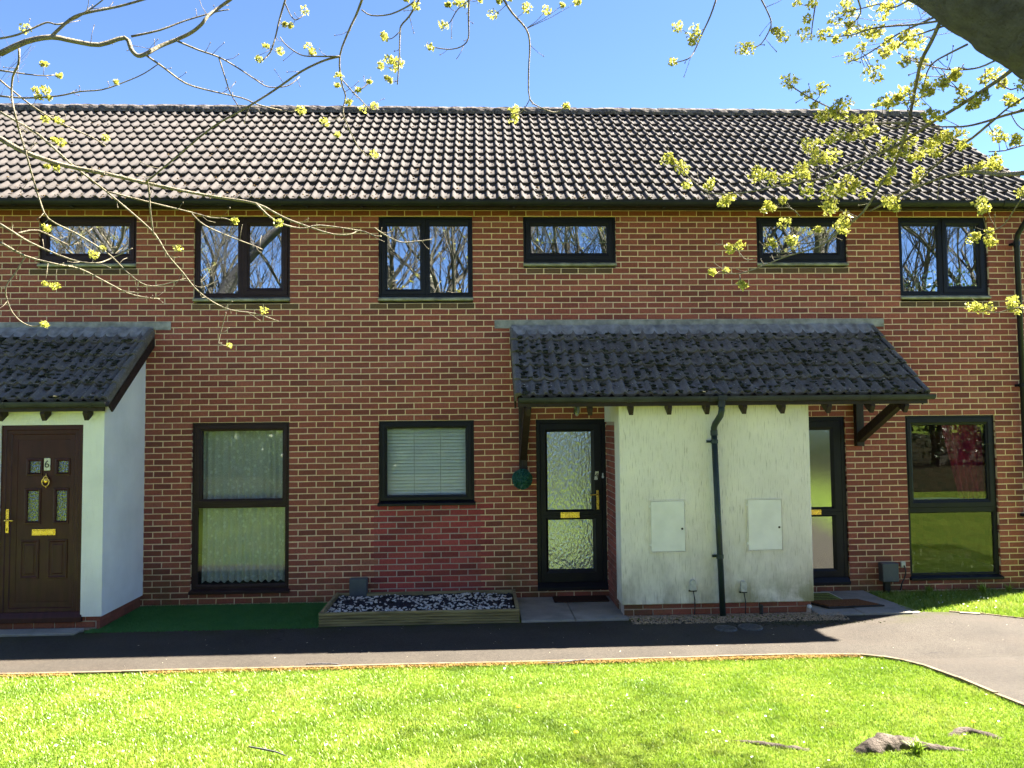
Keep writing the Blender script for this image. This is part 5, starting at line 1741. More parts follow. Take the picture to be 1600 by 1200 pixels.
BR_L=[
 [(-1.565,-5.256,4.342,0.023),(-1.422,-5.247,4.422,0.0212),(-1.281,-5.232,4.46,0.02),(-1.181,-5.17,4.468,0.0192),(-1.053,-5.116,4.473,0.0183),(-0.922,-5.064,4.546,0.0174),(-0.878,-5.073,4.468,0.0168),(-0.835,-5.079,4.424,0.0164),(-0.786,-5.076,4.438,0.0161),(-0.726,-5.012,4.52,0.0156),(-0.626,-4.962,4.597,0.015),(-0.536,-4.987,4.627,0.0144),(-0.465,-5.019,4.662,0.0138),(-0.432,-4.999,4.727,0.0135),(-0.383,-4.906,4.843,0.0132),(-0.291,-4.937,4.887,0.0125)],
 [(-1.313,-5.174,4.493,0.0133),(-1.211,-5.154,4.613,0.0119),(-1.091,-5.203,4.629,0.0111),(-0.932,-5.134,4.709,0.0099),(-0.747,-5.112,4.781,0.0088)],
 [(-1.75,-4.959,4.586,0.009),(-1.634,-4.969,4.607,0.008),(-1.534,-4.923,4.691,0.0073),(-1.484,-4.905,4.723,0.007),(-1.421,-4.895,4.716,0.0066),(-1.341,-4.831,4.794,0.0061),(-1.224,-4.82,4.888,0.0054),(-1.172,-4.802,4.951,0.0051)],
 [(-0.869,-5.095,4.539,0.0076),(-0.706,-5.065,4.597,0.0062),(-0.576,-4.991,4.7,0.0052),(-0.396,-4.926,4.798,0.0041),(-0.321,-4.931,4.808,0.0038)],
 [(-0.8,-5.043,4.446,0.0069),(-0.697,-5.029,4.375,0.0062),(-0.604,-4.906,4.328,0.0057),(-0.458,-4.851,4.302,0.0052),(-0.294,-4.739,4.305,0.0047),(-0.184,-4.718,4.266,0.0043),(-0.061,-4.615,4.274,0.004)],
 [(-0.621,-5.006,4.558,0.0069),(-0.505,-4.959,4.524,0.0061),(-0.389,-4.916,4.499,0.0055),(-0.284,-4.881,4.449,0.005),(-0.167,-4.854,4.377,0.0045),(-0.097,-4.804,4.352,0.0042),(0.025,-4.789,4.369,0.0038),(0.088,-4.731,4.457,0.0035)],
 [(-0.39,-4.913,4.501,0.0054),(-0.354,-4.919,4.388,0.0046),(-0.34,-4.832,4.299,0.004),(-0.286,-4.803,4.204,0.0034)],
 [(-1.48,-5.212,4.396,0.007),(-1.488,-5.202,4.306,0.0067),(-1.586,-5.092,4.276,0.0066),(-1.616,-5.05,4.172,0.0064),(-1.574,-5.078,4.039,0.0061),(-1.614,-4.954,3.965,0.0061),(-1.584,-4.93,3.829,0.0058),(-1.596,-4.812,3.679,0.0056),(-1.589,-4.771,3.598,0.0055),(-1.527,-4.774,3.47,0.0053),(-1.413,-4.643,3.405,0.0051),(-1.278,-4.568,3.313,0.0049),(-1.242,-4.499,3.275,0.0048),(-1.098,-4.485,3.13,0.0045),(-1.012,-4.377,3.095,0.0044),(-0.808,-4.328,3.159,0.0041)],
 [(-1.818,-4.827,3.987,0.0217),(-1.658,-4.818,3.898,0.0197),(-1.454,-4.74,3.84,0.0179),(-1.183,-4.696,3.795,0.0159),(-1.001,-4.579,3.776,0.0147),(-0.771,-4.559,3.73,0.0133),(-0.545,-4.453,3.712,0.012),(-0.277,-4.457,3.666,0.0104),(-0.11,-4.411,3.587,0.0094),(0.019,-4.383,3.539,0.0087),(0.246,-4.382,3.466,0.0074),(0.368,-4.344,3.475,0.0068),(0.424,-4.291,3.516,0.0065),(0.535,-4.323,3.471,0.0058),(0.583,-4.302,3.471,0.0056)],
 [(0.546,-4.403,3.507,0.006),(0.611,-4.379,3.466,0.0054),(0.723,-4.359,3.415,0.0047),(0.835,-4.319,3.429,0.0042),(0.951,-4.317,3.444,0.0037)],
 [(-0.243,-4.576,3.632,0.0079),(-0.12,-4.54,3.521,0.0069),(0.044,-4.49,3.48,0.0061),(0.169,-4.45,3.513,0.0056),(0.431,-4.397,3.49,0.0046)],
 [(0.397,-4.947,4.497,0.0075),(0.286,-4.927,4.476,0.0074),(0.142,-4.93,4.4,0.0072),(-0.045,-4.845,4.317,0.0071),(-0.201,-4.878,4.194,0.0069),(-0.464,-4.829,4.062,0.0067),(-0.73,-4.778,3.865,0.0065),(-0.936,-4.702,3.738,0.0064)],
 [(0.55,-4.972,4.878,0.0117),(0.493,-4.901,4.792,0.0104),(0.448,-4.905,4.69,0.0095),(0.382,-4.865,4.537,0.0082),(0.386,-4.815,4.378,0.0071),(0.399,-4.742,4.322,0.0066),(0.384,-4.752,4.208,0.0059),(0.418,-4.725,4.109,0.0052),(0.467,-4.627,4.012,0.0044),(0.524,-4.624,3.955,0.004)],
 [(0.397,-4.947,4.497,0.0062),(0.269,-4.947,4.496,0.0051),(0.158,-4.894,4.524,0.0045),(0.085,-4.867,4.567,0.0041),(0.021,-4.862,4.621,0.0037),(-0.015,-4.838,4.676,0.0034)],
 [(0.395,-4.841,4.388,0.0047),(0.455,-4.823,4.322,0.0039),(0.489,-4.77,4.302,0.0036),(0.565,-4.789,4.215,0.003)],
 [(0.458,-4.839,4.302,0.0038),(0.512,-4.835,4.326,0.0031),(0.558,-4.798,4.387,0.0026)],
 [(-1.878,-4.734,4.199,0.0102),(-1.653,-4.688,4.066,0.0092),(-1.476,-4.62,3.894,0.0085),(-1.305,-4.483,3.747,0.0079),(-1.118,-4.404,3.579,0.0073),(-1.02,-4.336,3.472,0.007),(-0.944,-4.308,3.334,0.0066),(-0.856,-4.262,3.218,0.0063),(-0.777,-4.227,3.107,0.006),(-0.677,-4.181,3.02,0.0058),(-0.556,-4.121,2.962,0.0055),(-0.377,-4.092,2.937,0.0051),(-0.225,-4.038,2.886,0.0048)],
 [(-1.946,-4.596,3.482,0.01),(-1.881,-4.562,3.438,0.0091),(-1.809,-4.462,3.382,0.0083),(-1.567,-4.423,3.278,0.0067),(-1.384,-4.437,3.248,0.0058),(-1.336,-4.308,3.312,0.0053),(-1.187,-4.322,3.378,0.0046)],
 [(-1.947,-4.59,3.361,0.0104),(-1.821,-4.512,3.281,0.0092),(-1.623,-4.48,3.23,0.0081),(-1.525,-4.375,3.22,0.0075),(-1.364,-4.337,3.135,0.0067),(-1.224,-4.299,3.059,0.006),(-1.106,-4.258,3.033,0.0055),(-1.034,-4.211,3.031,0.0051)],
 [(-0.992,-4.434,3.443,0.0054),(-0.964,-4.559,3.582,0.0057),(-0.956,-4.602,3.703,0.006),(-0.948,-4.653,3.775,0.0061)],
 [(-1.815,-4.846,4.366,0.0062),(-1.745,-4.753,4.3,0.0057),(-1.628,-4.738,4.212,0.0052),(-1.508,-4.647,4.149,0.0047),(-1.374,-4.531,4.105,0.0043),(-1.276,-4.552,4.039,0.004)],
 [(-1.752,-4.949,4.382,0.0065),(-1.527,-4.924,4.362,0.0041),(-1.46,-4.862,4.395,0.0033)],
 [(-1.815,-4.84,4.262,0.0092),(-1.672,-4.808,4.264,0.0081),(-1.473,-4.796,4.284,0.0071),(-1.328,-4.799,4.314,0.0065),(-1.194,-4.778,4.337,0.0059),(-1.072,-4.728,4.413,0.0053),(-0.96,-4.698,4.485,0.0048),(-0.855,-4.696,4.562,0.0043)],
 [(-0.722,-4.453,3.593,0.0058),(-0.65,-4.404,3.524,0.0052),(-0.508,-4.284,3.471,0.0046),(-0.359,-4.165,3.428,0.004),(-0.313,-4.161,3.405,0.0038)],
 [(-1.257,-4.537,3.722,0.0071),(-1.036,-4.443,3.682,0.006),(-0.768,-4.327,3.637,0.005),(-0.642,-4.297,3.608,0.0046),(-0.56,-4.269,3.611,0.0044),(-0.493,-4.262,3.589,0.0042)],
 [(-1.894,-4.496,3.441,0.0066),(-1.805,-4.395,3.489,0.0058),(-1.624,-4.359,3.397,0.0049),(-1.568,-4.357,3.416,0.0047),(-1.469,-4.318,3.527,0.0041)],
 [(-1.893,-4.389,3.308,0.0058),(-1.997,-4.32,3.209,0.0053),(-2.064,-4.322,3.094,0.0048),(-2.073,-4.257,2.967,0.0045),(-2.045,-4.188,2.884,0.0042),(-1.967,-4.164,2.84,0.0039),(-1.893,-4.166,2.853,0.0037)],
 [(-0.587,-4.126,2.943,0.0038),(-0.664,-4.005,2.805,0.0032),(-0.68,-4.011,2.717,0.0029)],
 [(0.001,-4.754,4.995,0.0074),(-0.052,-4.712,4.866,0.0061),(-0.08,-4.719,4.727,0.0053),(-0.148,-4.59,4.692,0.0049),(-0.19,-4.627,4.619,0.0044)],
 [(-0.008,-4.752,4.96,0.0048),(0.027,-4.717,4.886,0.0041),(0.077,-4.781,4.826,0.0038),(0.121,-4.753,4.876,0.0035)],
 [(0.556,-5.066,4.746,0.0041),(0.614,-5.044,4.721,0.0045),(0.745,-5.119,4.69,0.005),(0.874,-5.214,4.697,0.0053),(0.919,-5.183,4.764,0.0056)],
 [(0.939,-5.183,4.764,0.0068),(0.867,-5.142,4.667,0.0059),(0.812,-5.113,4.619,0.0054),(0.795,-5.027,4.601,0.0052),(0.792,-5.043,4.446,0.0045),(0.77,-4.953,4.31,0.0038)],
 [(0.795,-5.069,4.6,0.0037),(0.747,-5.072,4.556,0.0029),(0.701,-5.063,4.561,0.0024)],
 [(1.243,-5.196,4.761,0.006),(1.238,-5.172,4.634,0.0051),(1.236,-5.146,4.524,0.0044),(1.188,-5.144,4.471,0.0041),(1.105,-5.091,4.48,0.0038),(0.991,-5.073,4.505,0.0033)],
 [(1.243,-5.195,4.745,0.0044),(1.169,-5.138,4.714,0.0037),(1.12,-5.126,4.637,0.0031),(1.079,-5.132,4.609,0.0028)],
 [(1.451,-5.205,4.759,0.0076),(1.51,-5.207,4.66,0.0068),(1.598,-5.185,4.57,0.0061),(1.625,-5.122,4.499,0.0057),(1.617,-5.105,4.341,0.005),(1.626,-5.057,4.175,0.0043),(1.715,-5.067,4.109,0.0039),(1.81,-4.946,4.138,0.0036),(1.868,-4.993,4.162,0.0033)],
 [(1.631,-4.985,4.206,0.0033),(1.591,-4.953,4.147,0.0028),(1.539,-4.976,4.103,0.0025)]]
CL_L=[(-1.51,-4.892,4.453,-1.52,-4.88,4.384),(-1.41,-4.897,4.376,-1.46,-4.862,4.395),(-1.63,-4.772,4.336,-1.61,-4.808,4.268),(-1.55,-4.803,4.323,-1.56,-4.799,4.276),(-1.59,-4.801,4.272),(-1.53,-4.792,4.272),(-1.09,-4.804,4.378),(-1.61,-4.691,4.17,-1.6,-4.709,4.195),(-1.52,-4.69,4.162),(-1.58,-4.637,4.051,-1.63,-4.625,4.033),(-1.55,-4.603,4.046,-1.58,-4.601,3.986),(-1.26,-4.594,4.082,-1.3,-4.562,4.052),(-1.57,-4.726,3.836,-1.55,-4.753,3.872),(-1.49,-4.756,3.813,-1.49,-4.738,3.853),(-1.6,-4.948,4.656),(-1.71,-4.469,3.484,-1.75,-4.44,3.463),(-1.28,-4.556,3.325),(-1.43,-4.377,3.32,-1.43,-4.396,3.26),(-0.871,-4.311,3.38,-0.937,-4.288,3.321),(-1.69,-4.509,3.091,-1.69,-4.472,3.249),(-1.68,-4.41,3.091,-1.64,-4.451,3.236),(-1.86,-4.199,2.849),(-0.608,-3.982,2.709,-0.676,-4.016,2.728),(-0.483,-4.265,3.593),(-0.0976,-4.543,3.506),(-0.316,-4.091,2.961,-0.336,-4.069,2.924),(-0.165,-4.641,4.712,-0.121,-4.656,4.689),(-0.22,-4.6,4.641,-0.19,-4.627,4.619),(-0.0169,-4.713,4.829,-0.0575,-4.707,4.849),(0.0273,-4.718,4.819,0.0642,-4.749,4.846),(0.112,-4.693,4.94,0.121,-4.753,4.876),(0.185,-4.902,4.585,0.187,-4.893,4.524),(0.217,-4.932,4.536,0.202,-4.896,4.522),(-0.057,-4.688,4.654,-0.121,-4.656,4.689),(0.373,-4.838,4.419),(0.354,-4.798,4.376,0.38,-4.781,4.393),(0.501,-4.844,4.322),(0.572,-4.838,4.378),(0.696,-5.048,4.589,0.701,-5.063,4.561),(0.715,-5.14,4.521),(0.723,-5.047,4.431,0.787,-5.01,4.437),(0.661,-4.936,4.441,0.784,-5,4.416),(0.701,-4.93,4.363,0.773,-4.963,4.331),(0.742,-4.993,4.449,0.787,-5.01,4.437),(0.783,-4.996,4.439),(0.752,-4.938,4.424,0.782,-4.991,4.395),(0.724,-4.945,4.339,0.773,-4.963,4.331),(1.08,-5.13,4.614),(1.11,-5.202,4.707,1.16,-5.166,4.687),(1.16,-5.179,4.74,1.19,-5.177,4.71),(1.39,-5.209,4.649,1.48,-5.194,4.723),(1.21,-5.205,4.718),(1.43,-5.221,4.725,1.46,-5.201,4.747),(0.991,-5.074,4.504),(0.0738,-4.631,4.269,-0.0608,-4.615,4.274),(0.519,-4.768,4.224,0.545,-4.795,4.235),(0.605,-4.831,4.22,0.565,-4.789,4.215),(0.256,-4.713,4.156,0.383,-4.715,4.207),(0.322,-4.626,4.101,0.411,-4.687,4.123),(0.576,-4.626,3.968,0.524,-4.624,3.955),(1.53,-4.942,4.159,1.55,-4.976,4.107),(1.54,-4.942,4.116),(1.52,-4.935,4.093,1.54,-4.976,4.103),(1.87,-4.971,4.171),(1.6,-5.217,4.688,1.54,-5.171,4.65),(1.73,-5.17,4.699,1.6,-5.151,4.588),(1.83,-5.179,4.729,1.6,-5.151,4.588),(1.92,-5.218,4.729,1.6,-5.151,4.588),(0.91,-5.174,4.711),(0.853,-5.201,4.744,0.876,-5.164,4.732),(0.429,-4.791,4.258,0.391,-4.74,4.276),(1.31,-5.192,4.748,1.24,-5.195,4.745),(1.5,-5.201,4.753,1.47,-5.198,4.735)]
BR_R=[
 [(2.664,-5.646,4.525,0.0055),(2.632,-5.622,4.429,0.0047),(2.611,-5.511,4.373,0.0042),(2.584,-5.452,4.305,0.0037),(2.522,-5.533,4.219,0.0034),(2.463,-5.423,4.247,0.0031)],
 [(2.913,-5.657,4.523,0.0048),(2.961,-5.644,4.44,0.0041),(2.988,-5.616,4.38,0.0038),(2.955,-5.548,4.308,0.0033),(2.888,-5.543,4.279,0.003)],
 [(3.191,-5.766,4.465,0.005),(3.167,-5.761,4.324,0.0035),(3.161,-5.754,4.254,0.0029)],
 [(3.099,-7.025,3.657,0.0105),(3.117,-6.93,3.621,0.0099),(3.134,-6.83,3.59,0.0096),(3.202,-6.675,3.566,0.0094),(3.243,-6.565,3.512,0.009),(3.223,-6.57,3.437,0.0085),(3.242,-6.479,3.368,0.0082),(3.314,-6.282,3.346,0.008),(3.245,-6.267,3.24,0.0074),(3.238,-6.119,3.155,0.0068),(3.201,-5.988,3.106,0.0064),(3.134,-5.83,3.042,0.0058),(3.025,-5.663,3.026,0.0051),(2.891,-5.524,2.981,0.0043),(2.796,-5.47,2.962,0.0038),(2.733,-5.373,2.997,0.0034)],
 [(3.385,-7.028,3.47,0.0105),(3.389,-6.929,3.466,0.01),(3.348,-6.742,3.439,0.0093),(3.33,-6.538,3.435,0.0089),(3.246,-6.445,3.381,0.0082),(3.158,-6.349,3.353,0.0076),(3.094,-6.224,3.349,0.0072),(3.075,-6.055,3.346,0.0069),(2.941,-5.976,3.347,0.0062),(2.781,-5.853,3.34,0.0054),(2.666,-5.671,3.377,0.0048),(2.601,-5.585,3.414,0.0045),(2.557,-5.486,3.501,0.0042),(2.485,-5.478,3.579,0.0037),(2.451,-5.394,3.666,0.0034)],
 [(3.717,-6.641,3.467,0.0096),(3.693,-6.536,3.483,0.0082),(3.658,-6.454,3.486,0.0073),(3.587,-6.421,3.477,0.0063),(3.55,-6.334,3.508,0.0055),(3.516,-6.18,3.571,0.0044),(3.412,-6.133,3.602,0.0032)],
 [(3.646,-6.537,3.467,0.0082),(3.665,-6.347,3.45,0.0073),(3.624,-6.261,3.418,0.0066),(3.581,-6.112,3.356,0.0058),(3.578,-6.001,3.324,0.0054),(3.515,-5.926,3.278,0.0047),(3.466,-5.818,3.257,0.0042)],
 [(3.572,-6.818,3.123,0.0139),(3.569,-6.652,3.172,0.0119),(3.543,-6.52,3.227,0.0105),(3.538,-6.337,3.266,0.0093),(3.516,-6.216,3.273,0.0082),(3.539,-6.006,3.298,0.0072),(3.467,-5.981,3.262,0.006),(3.431,-5.816,3.239,0.0045)],
 [(3.21,-6.617,3.418,0.0057),(3.182,-6.374,3.508,0.0049),(3.135,-6.222,3.581,0.0045),(3.081,-6.137,3.674,0.0041),(3.057,-5.975,3.793,0.0037),(2.977,-5.964,3.849,0.0033),(2.982,-5.832,3.95,0.0032)],
 [(3.094,-7.024,3.657,0.005),(3.075,-6.894,3.711,0.0043),(3.064,-6.772,3.77,0.0039),(2.975,-6.731,3.777,0.0033),(2.962,-6.589,3.822,0.0029),(2.928,-6.428,3.898,0.0024)],
 [(3.079,-7.025,3.673,0.005),(3.111,-6.833,3.738,0.0043),(3.095,-6.716,3.758,0.0037),(3.086,-6.572,3.772,0.0032),(3.093,-6.416,3.804,0.0027),(3.089,-6.331,3.829,0.0025)],
 [(3.112,-7.024,3.637,0.0045),(3.138,-6.832,3.706,0.0036),(3.175,-6.675,3.765,0.0033),(3.196,-6.508,3.797,0.0027),(3.191,-6.436,3.826,0.0024)],
 [(3.203,-7.024,3.564,0.0047),(3.218,-6.871,3.598,0.004),(3.222,-6.776,3.611,0.0036),(3.258,-6.66,3.615,0.0032),(3.348,-6.483,3.608,0.0028),(3.339,-6.43,3.585,0.0024)],
 [(3.318,-7.026,3.503,0.0042),(3.335,-6.895,3.534,0.0038),(3.339,-6.766,3.584,0.0034),(3.317,-6.67,3.635,0.0031),(3.283,-6.56,3.712,0.0026),(3.296,-6.439,3.795,0.0024)],
 [(3.646,-6.739,3.484,0.0044),(3.63,-6.665,3.473,0.0042),(3.646,-6.537,3.467,0.0041)],
 [(3.859,-6.445,3.445,0.003),(3.831,-6.426,3.483,0.0027),(3.788,-6.446,3.526,0.0024)],
 [(3.815,-6.242,3.42,0.0028),(3.896,-6.242,3.426,0.0035),(4.002,-6.251,3.456,0.0041)],
 [(3.323,-6.426,3.51,0.0042),(3.317,-6.299,3.514,0.0037),(3.293,-6.107,3.622,0.0032),(3.311,-5.94,3.654,0.003),(3.312,-5.83,3.643,0.0028)],
 [(3.331,-5.836,3.747,0.0042),(3.394,-5.842,3.603,0.0032),(3.451,-5.831,3.526,0.0028)],
 [(3.647,-6.742,3.545,0.0036),(3.621,-6.681,3.538,0.003),(3.603,-6.608,3.614,0.0026),(3.589,-6.545,3.663,0.0023)],
 [(3.465,-6.632,3.5,0.0031),(3.475,-6.554,3.592,0.0027),(3.458,-6.49,3.651,0.0024),(3.475,-6.443,3.733,0.0021)],
 [(3.332,-6.023,3.469,0.0043),(3.326,-5.824,3.432,0.0037),(3.314,-5.696,3.382,0.0033),(3.277,-5.614,3.34,0.0029)],
 [(3.349,-5.609,3.185,0.0044),(3.324,-5.5,3.167,0.0039),(3.248,-5.428,3.154,0.0035),(3.19,-5.411,3.166,0.0032),(3.165,-5.352,3.231,0.003),(3.146,-5.305,3.294,0.0027)],
 [(2.944,-5.385,3.067,0.0034),(2.906,-5.33,3.079,0.0029),(2.879,-5.328,3.107,0.0027),(2.863,-5.286,3.156,0.0023)],
 [(4.285,-5.857,3.336,0.0046),(4.313,-5.746,3.297,0.0041),(4.347,-5.588,3.229,0.0036),(4.29,-5.546,3.194,0.0033),(4.286,-5.449,3.195,0.0031)],
 [(4.565,-5.44,2.764,0.0042),(4.46,-5.454,2.754,0.0036),(4.464,-5.335,2.748,0.0032),(4.367,-5.331,2.769,0.0027)],
 [(3.246,-5.501,3.129,0.0034),(3.151,-5.453,3.102,0.0028),(3.077,-5.396,3.103,0.0025),(3.021,-5.392,3.143,0.0023)],
 [(3.172,-5.507,3.295,0.0034),(3.115,-5.511,3.343,0.0029),(3.09,-5.383,3.379,0.0026),(3.023,-5.405,3.392,0.0023)],
 [(3.073,-6.443,4.079,0.0045),(3.154,-6.313,4.077,0.0037),(3.149,-6.225,4.06,0.003),(3.149,-6.145,4.062,0.0026)],
 [(3.088,-6.833,3.847,0.004),(3.104,-6.682,3.898,0.0035),(3.122,-6.574,3.979,0.0033),(3.124,-6.402,4.053,0.0029),(3.124,-6.247,4.12,0.0025)]]
